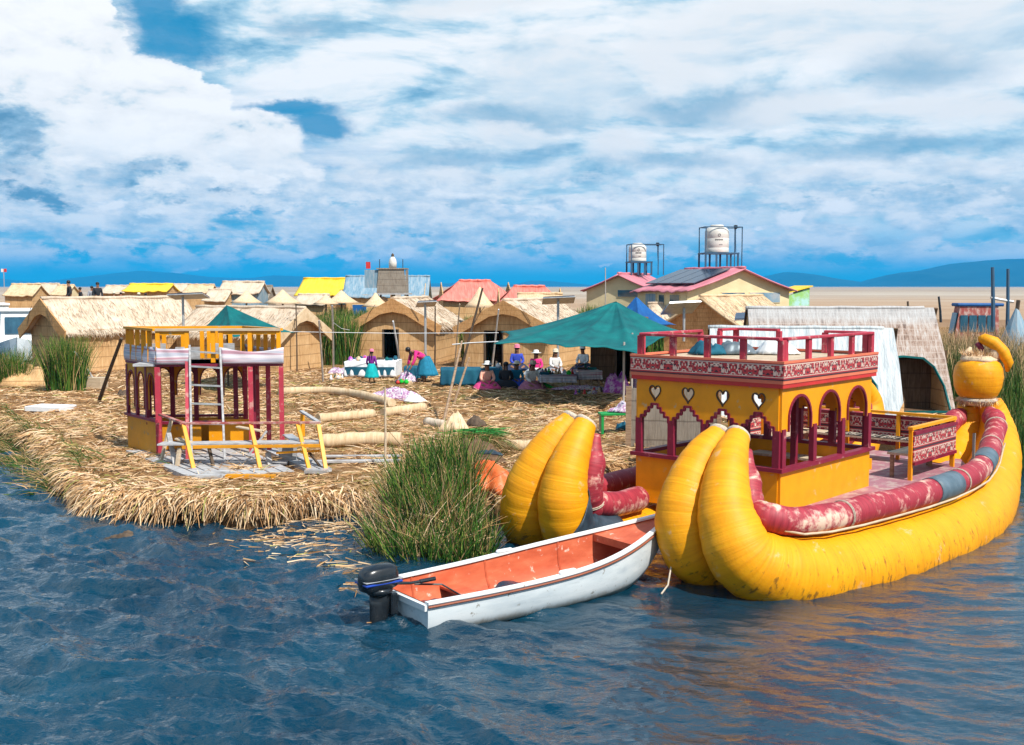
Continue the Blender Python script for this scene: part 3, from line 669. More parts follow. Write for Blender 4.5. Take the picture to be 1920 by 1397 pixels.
def hull(ctrl, mir, shift, cut=None):
    C = [(s_ + shift, (-2.64 - o_) if mir else o_, z_, r_) for s_, o_, z_, r_ in ctrl]
    S_ = spline(C, 120); out_ = []
    for i, q in enumerate(S_):
        a = S_[max(i - 1, 0)]; b = S_[min(i + 1, 119)]; T = Vector((b[0] - a[0], -(b[1] - a[1]), b[2] - a[2])).normalized()
        M = Vector((T.y, -T.x, 0)) if abs(T.z) < .3 else Vector((0, -1, 0))
        M = Vector((0, -1, 0)); M = (M - T * M.dot(T)).normalized(); N = T.cross(M) * -1
        if N.x * -T.z + N.z * T.x < 0: N = -N
        out_.append((Vector((q[0], -q[1], q[2])), q[3], M, N))
    for sgn in (1, -1):
        m = MB(); m.tube([p + M * sgn * r * .88 for p, r, M, N in out_], [r * (1 + .012 * math.sin(i * 1.9)) * (1 if (sgn > 0) != mir else 1 - .17 * math.sin(math.pi * min(1, max(0, (i - 26) / 68)))  ** .5) for i, (p, r, M, N) in enumerate(out_)], 28, up=None)
        m.build('reed_bundle', Mt['hull'], boat, smooth=True)
        g = out_[1:-2]
        rr = [min(.2, .07 + .52 * min(i, len(g) - 1 - i) / 40) * (1.0 + .02 * math.sin(i * .9)) for i in range(len(g))]
        outer = (sgn > 0) != mir
        pts = [p + M * sgn * (r * (1.06 + .30 * max(0, 1 - i / 34) - (.14 * min(1, max(0, (i - 30) / 20)) * min(1, max(0, (100 - i) / 20)) if outer and not mir else 0))) + N * (r * .98 + q * (.75 + (.5 * min(1, max(0, (i - 30) / 20)) * min(1, max(0, (100 - i) / 20)) if outer and not mir else 0))) for i, ((p, r, M, N), q) in enumerate(zip(g, rr))]
        if outer: tb = MB().tube(pts, rr, 16).build('gunwale_tube', Mt['redtube'], boat, smooth=True)
        else:
            e1 = 53 if mir else 34
            tb = MB().tube(pts[:e1], rr[:e1 - 1] + [rr[e1] * .6], 16).build('gunwale_tube', Mt['redtube'], boat, smooth=True); MB().tube(pts[82:], [rr[82] * .6] + rr[83:], 16).build('gunwale_tube', Mt['redtube'], boat, smooth=True)
        for k in ((28, 44, 60, 78, 90) if outer else (24,)):
            kk = k + (3 if sgn > 0 else 0)
            m = MB(); d = (pts[kk + 1] - pts[kk - 1]).normalized(); A = d.cross(Vector((0, 0, 1))).normalized(); B = A.cross(d)
            for j in (0, .028): m.tube([pts[kk] + d * j + (A * math.cos(x) + B * math.sin(x)) * (rr[kk] + .008) for x in [i * math.pi / 10 for i in range(21)]], .008, 5, caps=False)
            m.build('lashing_rope', Mt['rope'], tb)
        if outer:
            outer_pts, outer_rr = pts, rr
        m = MB(); m.lathe([(r_, z_) for r_, z_ in ((.05, .05), (out_[0][1] * 1.02, .03), (out_[0][1] * 1.1, 0), (out_[0][1] * 1.02, -.05))], (0, 0, 0), 14)
        T0 = (out_[0][0] - out_[2][0]).normalized(); q = T0.to_track_quat('Z', 'Y')
        m.v = [tuple(q @ Vector(a) + out_[0][0] + out_[0][2] * sgn * out_[0][1] * .88) for a in m.v]
        m.build('tip_binding', Mt['rope'], boat, smooth=True)
    return out_, outer_pts, outer_rr
h2, t2, r2 = hull(H2, False, 0)
H1 = [(-1.82, -2.42, 1.95, .165), (-2.08, -2.48, 1.64, .25), (-2.30, -2.56, 1.22, .33), (-2.36, -2.64, .74, .40), (-2.18, -2.70, .28, .44), (-1.5, -2.7, -.02, .50), (0, -2.9, -.12, .52), (2, -3.0, -.12, .52), (4, -3.0, -.12, .52), (6, -2.92, -.05, .5), (7.4, -2.85, .2, .48), (8.5, -2.85, .8, .40), (8.8, -2.83, 1.4, .3), (8.2, -2.83, 2.0, .2)]
h1, t1, r1 = hull([(s_, -2.64 - o_, z_, r_) for s_, o_, z_, r_ in H1], True, 0)
# grey rubber patches wrapped over the near tube
def kat(x): return min(range(30, 110), key=lambda k: abs(t2[k].x - x))
for k in (kat(1.75), kat(4.7)):
    m = MB(); pp = t2[k:k + 5]; m.tube(pp, [r2[k] + .012] * 5, 18, caps=True); m.build('rubber_patch', Mt['darkstrap'], boat, smooth=True)
m = MB(); m.tube([t2[k] + Vector((0, -.21, -.14)) for k in range(36, 92, 4)], .018, 6); m.build('wooden_pole', Mt['woodpale'], boat, smooth=True)
for k in (kat(4.45), kat(4.62)):
    m = MB(); m.beam(t2[k] + Vector((0, .1, .1)), t2[k] + Vector((.0, .1, .62)), .04); m.build('mooring_peg', Mt['pole'], boat)
# dark tarp lying against the left hull
def tarp_fn(a, b):
    k = int(22 + a * 22); p, r, M, N = h1[k]; th = -1.9 + b * (1.1 + .75 * a) + .15 * math.sin(a * 9)
    c = p - M * r * .88 * -1
    rr = r + .03 + .015 * math.sin(a * 20 + b * 7)
    return c + M * math.cos(th + math.pi / 2) * rr * 1 + N * math.sin(th + math.pi / 2) * rr
def tarp_fn(a, b):
    k = min(int(20 + a * 26), 60); p, r, M, N = h1[k]; c = p + M * r * .88
    th = R(75) - b * R(130) * min(1, .15 + a * 1.6); rr = r + .02 + .012 * math.sin(a * 20 + b * 7)
    return c + M * math.cos(th) * rr + N * math.sin(th) * rr
MB().grid(tarp_fn, 26, 10, .01).build('dark_tarp', Mt['darktarp'], boat, smooth=True)
# prow heads
MB().lathe([(.30, -.08), (.38, 0), (.30, .10)], (8.2, 2.83, 2.0), 20, wob=.04).build('collar', Mt['rope'], boat, smooth=True)
for (px_, py_, kk) in ((8.80, .17, 0),):
    def Lc(dx, dz, dy=0.0): return Vector((px_ + dx * .30 + dy, py_ - dx * .95, 2.10 + dz))
    m = MB(); m.lathe([(.30, -.62), (.36, -.56), (.42, -.50), (.36, -.46)], (px_, py_, 2.12), 26, wob=.03)
    col_ = m.build('collar', Mt['rope'], boat, smooth=True)
    m = MB(); m.lathe([(.30, -.50), (.40, -.40), (.47, -.24), (.50, -.02), (.48, .16), (.42, .28), (.33, .34)], (px_, py_, 2.12), 30, wob=.012)
    m.build('reed_ball', Mt['hull'], boat, smooth=True)
    m = MB(); m.lathe([(.36, .30), (.38, .36), (.28, .42), (.16, .45), (.02, .46)], (px_, py_, 2.12), 20, wob=.08)
    m.build('reed_tuft', Mt['cone'], boat, smooth=True)
    for nm_, zc_, rc_, up_, nb_ in (('collar_straw', -.50, .36, -1, 500), ('tuft_straw', .33, .30, 1, 420)):
        ang_ = RNG.uniform(0, 2 * math.pi, nb_); rad_ = rc_ * (RNG.uniform(.85, 1.08, nb_) if up_ < 0 else RNG.uniform(.1, 1.15, nb_)); bs_ = np.stack([px_ + np.cos(ang_) * rad_, py_ + np.sin(ang_) * rad_, np.full(nb_, 2.12 + zc_) + (.1 if up_ > 0 else .03)], 1)
        dr_ = np.stack([np.cos(ang_) * .45, np.sin(ang_) * .45, np.full(nb_, float(up_)) + RNG.normal(0, .5, nb_)], 1); dr_ /= np.linalg.norm(dr_, axis=1)[:, None]
        Vc, Fc = blades(bs_, dr_, RNG.uniform(.06, .17, nb_), RNG.uniform(.012, .022, nb_), np.stack([RNG.normal(0, .03, nb_), RNG.normal(0, .03, nb_), RNG.normal(0, .02, nb_)], 1), 2); oc_ = raw_mesh(nm_, Vc, Fc, Mt['strawblade']); oc_.parent = boat
    hd = MB().tube([Lc(.56, .12), Lc(.58, .30), Lc(.47, .52), Lc(.28, .72), Lc(.08, .80), Lc(-.02, .78)], [.035, .10, .13, .14, .12, .07], 12).build('puma_head', Mt['hull'], boat, smooth=True)
    MB().tube([Lc(-.04, .72), Lc(.04, .60), Lc(.10, .45)], [.07, .06, .04], 10).build('mouth', Mt['maroon'], hd, smooth=True)
    MB().tube([Lc(.22, .30), Lc(.32, .52), Lc(.36, .66)], [.13, .12, .09], 10).build('neck', Mt['cone'], hd, smooth=True)
    MB().tube([Lc(-.26, .30), Lc(-.24, .44), Lc(-.16, .62)], [.12, .11, .03], 10).build('ear', Mt['cone'], boat, smooth=True)
# deck
m = MB(); m.panel([[(-.02, -1.15), (2, -1.3), (4, -1.15), (6, -.72), (7.2, -.1), (7.2, 2.8), (-.02, 2.8)]], (0, 0, .525), (1, 0, 0), .07, (0, 1, 0)).build('deck', Mt['deckp'], boat)
CW, CL = 2.64, 3.12; ZD, ZS, ZB, ZT, ZR = .42, 1.19, 2.49, 2.88, 3.19
cabin_parts = []
def face_right(y, nsgn):
    """long side with three arches; nsgn -1 = seen from -y"""
    m = MB(); m.box((CL / 2, y, (ZD + ZS) / 2), (CL, .04, ZS - ZD)); m.build('lower_wall', Mt['yellow'], boat)
    pth = [(0, ZB), (0, 1.80)]; arcs = []
    for cx in (.56, 1.56, 2.56):
        a = [(cx - .36, 1.80)] + arc(cx, 1.97, .36, math.pi, 0, 16, .36) + [(cx + .36, 1.80)]
        arcs.append(a); pth += a
    pth += [(CL, 1.80), (CL, ZB)]
    m = MB(); m.panel([pth], (0, y, 0), (1, 0, 0), .045); w_ = m.build('arched_wall', Mt['yellow'], boat)
    for a in arcs: trim(a, (0, y, 0), (1, 0, 0), .016, -.03 * nsgn * -1 if False else .03 * (1 if nsgn < 0 else -1)).build('arch_trim', Mt['maroon'], w_)
    for x in (.06, 1.06, 2.06, CL - .06):
        MB().box((x, y, (ZS + 1.84) / 2), (.11, .085, 1.84 - ZS)).build('post', Mt['maroon'], boat)
def face_left(x, front):
    m = MB(); m.box((x, CW / 2, (ZD + ZS) / 2), (.04, CW - .05, ZS - ZD)); m.build('lower_wall', Mt['yellow' if 1 else 'orange_y'], boat)
    cs = (.37, 1.01, 1.65, 2.28); pth = [(0.02, ZB), (0.02, 1.78)]; st = []
    for c in cs:
        a = [(c - .27, 1.78), (c - .27, 1.87), (c - .19, 1.87), (c - .19, 1.94), (c - .12, 1.94), (c - .12, 2.01), (c - .06, 2.01), (c - .06, 2.07), (c + .06, 2.07), (c + .06, 2.01), (c + .12, 2.01), (c + .12, 1.94), (c + .19, 1.94), (c + .19, 1.87), (c + .27, 1.87), (c + .27, 1.78)]
        st.append(a); pth += a
    pth += [(CW - .02, 1.78), (CW - .02, ZB)]; hs = [heart(c, 2.27, .22, .25) for c in cs]
    o = (x, CW, 0); u = (0, -1, 0)
    m = MB(); m.panel([pth] + hs, o, u, .045); w_ = m.build('heart_wall', Mt['yellow'], boat)
    sg = 1 if front else -1
    for a in st: trim(a, o, u, .016, .03 * sg).build('step_trim', Mt['maroon'], w_)
    for a in hs: trim(a + a[:1], o, u, .008, .026 * sg).build('heart_trim', Mt['wooddark'], w_)
    for t_ in (.05, .69, 1.33, 1.965, CW - .05):
        MB().box((x, CW - t_, (ZS + 1.82) / 2), (.085, .115, 1.82 - ZS)).build('post', Mt['maroon'], boat)
face_right(0, -1); face_right(CW, 1); face_left(-.002, True); face_left(CL + .002, False)
for (x, y) in ((1.3, .45), (2.3, 1.9)):
    MB().box((x, y, 1.5), (.09, .09, 1.95)).build('inner_post', Mt['maroon'], boat)
# sill, mouldings, textile band, roof deck
def ring(z0, z1, ov, th, mat, name):
    for (c, sz) in (((CL / 2, -ov, (z0 + z1) / 2), (CL + 2 * ov + th, th, z1 - z0)), ((CL / 2, CW + ov, (z0 + z1) / 2), (CL + 2 * ov + th, th, z1 - z0)),
                    ((-ov, CW / 2, (z0 + z1) / 2), (th, CW + 2 * ov - th, z1 - z0)), ((CL + ov, CW / 2, (z0 + z1) / 2), (th, CW + 2 * ov - th, z1 - z0))):
        MB().box(c, sz).build(name, mat, boat)
ring(ZS, ZS + .06, .02, .13, Mt['maroon'], 'sill')
ring(ZB - .02, ZB + .045, .05, .05, Mt['redp'], 'moulding')
ring(ZB + .045, ZB + .10, .06, .05, Mt['coral'], 'moulding')
ring(ZT - .035, ZT + .0, .07, .05, Mt['coral'], 'moulding')
z0, z1 = ZB + .10, ZT - .035
for o_, u_, L_ in (((-.085, -.085, 0), (1, 0, 0), CL + .17), ((CL + .085, CW + .085, 0), (-1, 0, 0), CL + .17), ((-.085, CW + .085, 0), (0, -1, 0), CW + .17), ((CL + .085, -.085, 0), (0, 1, 0), CW + .17)):
    MB().panel([[(0, 0), (L_, 0), (L_, z1 - z0), (0, z1 - z0)]], Vector(o_) + Vector((0, 0, z0)), u_, .012).build('woven_band', Mt['textile'], boat)
MB().box((CL / 2, CW / 2, ZT - .08), (CL + .1, CW + .1, .05)).build('roof_deck', Mt['woodpale'], boat)
def rail(p0, p1, n, z0=ZT - .05, z1=ZR, mat='pinkred', w_=.085):
    p0 = Vector(p0); p1 = Vector(p1)
    for i in range(n + 1):
        q = p0.lerp(p1, i / n); d = (p1 - p0).normalized()
        MB().box((q.x, q.y, (z0 + z1) / 2), (.1, .07, z1 - z0), math.atan2(d.y, d.x)).build('rail_post', Mt[mat], boat, bevel=.006)
    MB().beam((p0.x, p0.y, z1 + .018), (p1.x, p1.y, z1 + .018), w_ + .03, .045).build('top_rail', Mt[mat], boat, bevel=.008)
rail((.02, CW - .04), (.02, .02), 4); rail((.10, 0, 0), (CL - .0, 0, 0), 4)
rail((.12, CW, 0), (1.9, CW, 0), 2); rail((CL, .1, 0), (CL, .85, 0), 1); rail((CL, 1.75, 0), (CL, CW, 0), 1); rail((2.55, CW, 0), (CL, CW, 0), 1)
# benches on the fore deck, one U
def bench_side(p0, p1, outward, seatw, nposts, pat='textile'):
    p0 = Vector(p0); p1 = Vector(p1); d = (p1 - p0).normalized(); n_ = Vector(outward); L_ = (p1 - p0).length
    for i in range(nposts):
        q = p0.lerp(p1, i / (nposts - 1)); MB().box((q.x, q.y, .56 + .46), (.065, .065, .92), math.atan2(d.y, d.x)).build('bench_post', Mt['yellow'], boat)
    MB().beam(p0 + Vector((0, 0, 1.49)) - d * .05, p1 + Vector((0, 0, 1.49)) + d * .05, .09, .05).build('back_rail', Mt['yellow'], boat)
    for z_ in (1.40, .86): MB().beam(p0 + n_ * .05 + Vector((0, 0, z_)), p1 + n_ * .05 + Vector((0, 0, z_)), .06, .06).build('panel_rail', Mt['maroon'], boat)
    b_ = MB().panel([[(0, .89), (L_, .89), (L_, 1.37), (0, 1.37)]], p0 + n_ * .045, d, .02).build('back_panel', Mt[pat], boat)
    c = (p0 + p1) / 2 - n_ * (seatw / 2 + .03)
    MB().box((c.x, c.y, 1.0), (L_ - .08, seatw, .04), math.atan2(d.y, d.x)).build('seat', Mt['woodpale'], boat)
    for i in (0.08, .5, .92):
        q = p0.lerp(p1, i) - n_ * (seatw - .02)
        MB().box((q.x, q.y, .77), (.06, .06, .42)).build('seat_leg', Mt['wood'], boat)
bench_side((4.15, -.32, 0), (6.15, -.32, 0), (0, -1, 0), .42, 2)
bench_side((6.3, -.25, 0), (6.3, 2.95, 0), (1, 0, 0), .42, 4)
bench_side((6.15, 3.02, 0), (3.6, 3.02, 0), (0, 1, 0), .42, 3)
MB().box((6.05, 1.2, 1.028), (.40, 1.9, .012)).build('seat_cloth', Mt['textile_black'], boat)
MB().box((4.6, .9, .66), (.5, .4, .2)).build('deck_locker', Mt['yellow'], boat)
# inside the cabin: benches along the walls
MB().box((1.5, CW - .3, .98), (2.6, .4, .04)).build('seat', Mt['woodpale'], boat)
MB().box((CL - .3, 1.3, .98), (.4, 1.5, .04)).build('seat', Mt['woodpale'], boat)

# ---------------------------------------------------------------- the rowing boat with its motor
rb = thing('rowboat', 'small white rowboat with orange inside moored at the reed clump', 'rowboat', (-1.32, 12.72, 0), R(36.5))
NS = 26
def st(i):
    x = 4.35 * i / NS; a = x / 4.35
    b = .60 + .09 * math.sin(min(1, a / .75) * math.pi * .9) if a < .5 else None
    b = .60 + .10 * math.sin(math.pi * min(a, .9) * .95)
    if a > .45: b *= (1 - ((a - .45) / .55) ** 2.3)
    zg = .37 + .03 * a + .40 * a ** 3.2; zk = -.13 + .03 * a + .62 * max(0, (a - .72) / .28) ** 1.7 * (zg / .8)
    return x, max(b, .012), zg, zk
def sect(i, off=0.0):
    x, b, zg, zk = st(i); b = max(b - off, .006); zk += off * .9; pts = []
    for (fy, fz) in ((1, 1), (.985, .75), (.95, .48), (.87, .24), (.72, .08), (.4, .02), (0, 0)):
        pts.append(Vector((x + .22 * fz * (i / NS) ** 6 - .04 * (1 - i / NS) * (1 - fz) * -1, b * fy, zk + (zg - zk) * fz)))
    return pts + [Vector((p.x, -p.y, p.z)) for p in pts[-2::-1]]
def shell(off):
    secs = [sect(i, off) for i in range(NS + 1)]; n = len(secs[0])
    return secs, [(i * n + k, i * n + k + 1, (i + 1) * n + k + 1, (i + 1) * n + k) for i in range(NS) for k in range(n - 1)]
se, fe = shell(0); m = MB(); m.add([p for s_ in se for p in s_], fe); m.add(se[0], [tuple(range(len(se[0])))[::-1]])
hullo = m.build('hull', Mt['boatstained'], rb, smooth=True)
si, fi_ = shell(.035); m = MB(); m.add([p for s_ in si for p in s_], [f[::-1] for f in fi_]); m.add([p + Vector((.03, 0, 0)) for p in si[0]], [tuple(range(len(si[0])))])
m.build('inner_lining', Mt['salmon'], rb, smooth=True)
for sg in (1, -1):
    pts = [se[i][0 if sg > 0 else -1] for i in range(NS + 1)]
    m = MB(); vs = []
    for p in pts: vs += [p + Vector((0, sg * .022, .004)), p + Vector((0, sg * .022, .03)), p + Vector((0, -sg * .062, .03)), p + Vector((0, -sg * .062, .0))]
    m.add(vs, [(i * 4 + k, i * 4 + (k + 1) % 4, (i + 1) * 4 + (k + 1) % 4, (i + 1) * 4 + k) for i in range(NS) for k in range(4)] + [(0, 1, 2, 3), tuple(NS * 4 + k for k in (3, 2, 1, 0))])
    m.build('gunwale', Mt['gunwale'], rb)
    MB().tube([p + Vector((0, sg * .016, -.026)) for p in pts], .014, 6).build('rub_strip', Mt['rust'], rb)
    q = se[12][0 if sg > 0 else -1]; MB().box((q.x, q.y - sg * .03, q.z + .045), (.26, .075, .05)).build('oar_block', Mt['gunwale'], rb, bevel=.02)
MB().box((-.005, 0, .33), (.05, 1.17, .07)).build('transom_cap', Mt['gunwale'], rb)
for i in (3, 10, 17):
    s_ = si[i]; m = MB(); m.tube([p + Vector((0, 0, .008)) for p in s_[:6]] + [s_[6] + Vector((0, 0, .01))] + [p + Vector((0, 0, .008)) for p in s_[7:]], .017, 5); m.build('rib', Mt['salmon'], rb)
x0i = 20; m = MB(); vs = []
for i in range(x0i, NS + 1):
    x, b, zg, zk = st(i); vs += [Vector((se[i][0].x, b - .05 if b > .06 else 0.001, zg - .02)), Vector((se[i][0].x, -(b - .05) if b > .06 else -0.001, zg - .02))]
nn_ = NS - x0i; m.add(vs, [(2 * i, 2 * i + 1, 2 * i + 3, 2 * i + 2) for i in range(nn_)])
x, b, zg, zk = st(x0i); m.box((se[x0i][0].x, 0, zg - .07), (.025, 2 * b - .1, .10))
m.build('foredeck', Mt['salmon'], rb)
MB().box((1.05, 0, .16), (.24, 1.2, .03)).build('thwart', Mt['salmon'], rb)
MB().tube([(4.25, -.1, .6), (4.0, -.5, .28), (3.7, -.72, .02), (3.5, -.8, -.05)], .012, 6).build('mooring_rope', Mt['rope'], rb)
MB().tube([(.25, .1, .42), (.55, -.05, .40), (.8, -.2, .22), (.5, -.3, .12), (.3, -.15, .1)], .012, 6).build('fuel_hose', Mt['black'], rb)
om = thing('outboard_motor', 'black outboard motor tilted on the stern of the white rowboat', 'motor', rb.matrix_basis @ Vector((-.26, .06, 0)), R(36.5))
m = MB()
def cowl(a, b):
    th = a * 2 * math.pi; z = [0, .02, .09, .17, .24, .275, .29][min(6, int(b * 6 + .5))]; k = [.80, .95, 1.0, .98, .90, .66, .02][min(6, int(b * 6 + .5))]
    c, s_ = math.cos(th), math.sin(th); e = .62
    return Vector((.245 * k * math.copysign(abs(c) ** e, c) - .02 * b, .145 * k * math.copysign(abs(s_) ** e, s_), .46 + z + .02 * c * k))
m.grid(cowl, 32, 6); cw = m.build('cowling', Mt['black'], om, smooth=True)
m = MB(); m.box((0, 0, .545), (.495, .297, .03)); m.build('blue_stripe', Mt['motorblue'], cw, bevel=.012)
m = MB(); m.box((0, 0, .582), (.49, .292, .008)); m.build('white_stripe', Mt['silver'], cw, bevel=.003)
MB().lathe([(.02, -.06), (.14, -.05), (.17, .0), (.15, .03)], (0, 0, .45), 18).build('engine_base', Mt['black'], om, smooth=True)
MB().tube([(.02, 0, .42), (.01, 0, .25), (-.01, 0, .05), (-.03, 0, -.2)], [.13, .12, .10, .08], 12, sq=(.55, 1.15)).build('leg', Mt['black'], om, smooth=True)
MB().box((-.05, 0, -.02), (.30, .17, .018)).build('cavitation_plate', Mt['black'], om, bevel=.005)
MB().box((.16, 0, .27), (.09, .2, .26)).build('clamp_bracket', Mt['black'], om, bevel=.015)
MB().tube([(.14, 0, .50), (.4, -.05, .47), (.52, -.07, .475)], [.022, .018, .018], 8).build('tiller', Mt['black'], om)
MB().tube([(.52, -.07, .475), (.72, -.10, .485)], .026, 8).build('tiller_grip', Mt['black'], om)
m = MB()
for k in range(3):
    a = k * 2.094; m.grid(lambda p, q: Vector((-.20 + .03 * (q - .5), math.cos(a + (q - .5) * .7) * (.03 + p * .1), -.12 + math.sin(a + (q - .5) * .7) * (.03 + p * .1))), 3, 3, .006)
m.build('propeller', Mt['black'], om)
MB().tube([(-.25, 0, -.12), (-.1, 0, -.12), (.08, 0, -.12)], [.02, .045, .02], 8).build('gearcase', Mt['black'], om, smooth=True)

# ---------------------------------------------------------------- the dismantled boat cabin standing on the straw
dc = thing('boat_cabin', 'old dismantled two storey boat cabin with yellow railing and white ladder on the straw', 'cabin', (-7.24, 22.2, .5), R(5))
LX, LY = -.943, 1.387; WF = 2.5
def q3(x, d, z): return Vector((x + LX * d, LY * d, z))     # x along the front, d 0..1 towards the back
uL = Vector((-LX, -LY, 0)).normalized(); Llen = math.hypot(LX, LY)
# left face: seen from outside, u from back to front
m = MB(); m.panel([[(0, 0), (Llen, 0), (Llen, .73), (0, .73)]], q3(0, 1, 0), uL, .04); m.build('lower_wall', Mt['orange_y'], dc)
def arched(o, u, L_, n, z0, z1, mat, name, hw=.18):
    pth = [(0, z1), (0, z0)]; aa_ = []
    for i in range(n):
        c = L_ * (i + .5) / n; a = [(c - hw, z0)] + arc(c, z1 - .42, hw, math.pi, 0, 10, hw * 1.5) + [(c + hw, z0)]; aa_.append(a); pth += a
    pth += [(L_, z0), (L_, z1)]
    w_ = MB().panel([pth], o, u, .035).build(name, mat, dc)
    for a in aa_: trim(a, o, u, .01, .022).build('arch_trim', Mt['maroon'], w_)
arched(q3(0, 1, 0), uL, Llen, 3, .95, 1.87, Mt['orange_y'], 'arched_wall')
arched(q3(0, 1, 0), (1, 0, 0), WF, 5, 1.15, 1.87, Mt['yellow'], 'arched_wall', .2)
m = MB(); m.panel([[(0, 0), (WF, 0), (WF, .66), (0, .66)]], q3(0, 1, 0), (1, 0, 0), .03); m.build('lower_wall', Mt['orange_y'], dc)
MB().panel([[(0, .0), (.9, .0), (.9, .66), (0, .66)]], q3(1.5, .7, 0), (1, 0, 0), .03).build('lower_wall', Mt['yellow'], dc)
m = MB(); m.panel([[(0, .1), (.8, .1), (.8, .62), (0, .62)]], q3(.3, .35, 0), (1, 0, 0), .03); m.build('lower_wall', Mt['orange_y'], dc)
MB().beam(q3(0, 1.03, .76), q3(0, -.03, .76), .14, .05).build('sill', Mt['maroon'], dc)
MB().beam(q3(0, 1, .70), q3(WF, 1, .70), .1, .05).build('sill', Mt['maroon'], dc)
MB().beam(q3(.0, .35, .66), q3(1.6, .35, .66), .12, .05).build('seat', Mt['maroon'], dc)
for d in (.98, .66, .33): MB().box(q3(0, d, 1.29), (.06, .09, 1.1), R(34)).build('post', Mt['maroon'], dc)
MB().box(q3(0.02, 0, .93), (.11, .11, 1.86)).build('corner_post', Mt['pinkred'], dc, bevel=.008)
for x, d in ((.62, 0), (1.88, 0), (WF, 0), (WF, .35), (WF, .66), (WF, 1), (.45, 1), (.95, 1), (1.45, 1), (1.95, 1), (WF - .2, .5), (2.15, .8), (.35, .5)):
    MB().box(q3(x, d, .93 if d else .93), (.095, .095, 1.86), R(5)).build('post', Mt['pinkred' if x in (1.88, WF) else 'maroon'], dc)
MB().box(q3(WF / 2, .5, 1.90), (WF, 1.36, .05)).build('upper_floor', Mt['woodgrey'], dc)
m = MB(); m.add([q3(-.02, -.03, 1.87), q3(WF + .02, -.03, 1.87), q3(WF + .02, 1.02, 1.87), q3(-.02, 1.02, 1.87), q3(-.02, -.03, 1.925), q3(WF + .02, -.03, 1.925), q3(WF + .02, 1.02, 1.925), q3(-.02, 1.02, 1.925)], [(3, 2, 1, 0), (4, 5, 6, 7), (0, 1, 5, 4), (1, 2, 6, 5), (2, 3, 7, 6), (3, 0, 4, 7)])
m.build('upper_floor_frame', Mt['maroon'], dc)
def cloth(p0, p1, z0, z1, sag, name='striped_cloth', mat='stripe_cloth'):
    p0 = Vector(p0); p1 = Vector(p1); d = (p1 - p0); nn = Vector((d.y, -d.x, 0)).normalized()
    def fn(a, b):
        s_ = sag * math.sin(a * math.pi); p = p0 + d * a
        return p + Vector((0, 0, z0 + (z1 - z0 - s_) * b - .0)) + nn * (.03 + .015 * math.sin(a * 14 + b * 3) * b + .012 * math.sin(b * 5))
    MB().grid(fn, 24, 6, .006).build(name, Mt[mat], dc, smooth=True)
cloth(q3(0, 1.03, 0), q3(0, -.03, 0), 1.92, 2.27, .01); cloth(q3(-.02, -.04, 0), q3(.66, -.04, 0), 1.92, 2.25, .02); cloth(q3(1.28, -.04, 0), q3(WF + .03, -.04, 0), 1.92, 2.26, .09)
cloth(q3(WF, 0, 0), q3(WF, 1, 0), 1.92, 2.25, .03)
MB().box(q3(.96, .5, 2.10), (.5, .03, .26)).build('grey_board', Mt['woodgrey'], dc); MB().box(q3(.3, .6, 2.2), (.55, .03, .2)).build('grey_board', Mt['woodgrey'], dc); MB().box(q3(1.75, .6, 2.2), (.5, .03, .2)).build('grey_board', Mt['woodgrey'], dc)
def ypost(x, d, z0=1.95, z1=2.60): MB().box(q3(x, d, (z0 + z1) / 2), (.085, .06, z1 - z0)).build('rail_post', Mt['yellow'], dc)
for x in (0.04, .62, 1.14, 1.30, 1.88, WF - .04): ypost(x, 0)
for x in (0.04, .4, .8, 1.2, 1.6, 1.75, 1.9, 2.2, WF - .04): ypost(x, 1)
for d in (.2, .4, .6, .8): ypost(0, d); ypost(WF, d)
for a, b in (((0, 0), (WF, 0)), ((0, 1), (WF, 1)), ((0, 0), (0, 1)), ((WF, 0), (WF, 1))):
    MB().beam(q3(*a, 2.62), q3(*b, 2.62), .12, .05).build('top_rail', Mt['woodpale' if a[0] != b[0] and a[1] == 0 else 'yellow'], dc)
MB().beam(q3(0.05, 0, 2.56), q3(.62, 0, 2.56), .03, .1).build('rail_board', Mt['yellow'], dc)
MB().beam(q3(1.30, 0, 2.56), q3(WF, 0, 2.56), .03, .08).build('rail_board', Mt['yellow'], dc)
ld = thing('ladder', 'white wooden ladder leaning on the upper floor of the old boat cabin', 'ladder', (-6.35, 21.55, .5), R(4))
pA, pB, pC, pD = Vector((-.02, 0, 0)), Vector((-.17, .72, 2.3)), Vector((.62, .02, 0)), Vector((.44, .72, 2.25))
MB().beam(pA, pB, .04, .09).build('side_rail', Mt['woodgrey'], ld); MB().beam(pC, pD, .04, .09).build('side_rail', Mt['woodgrey'], ld)
MB().beam(pA + Vector((-.09, .05, 0)), pB + Vector((-.06, .05, 0)), .08, .08).build('red_brace', Mt['pinkred'], ld)
for k in (.16, .33, .50, .66, .82, .95): MB().beam(pA.lerp(pB, k), pC.lerp(pD, k), .09, .03).build('rung', Mt['silver'], ld)
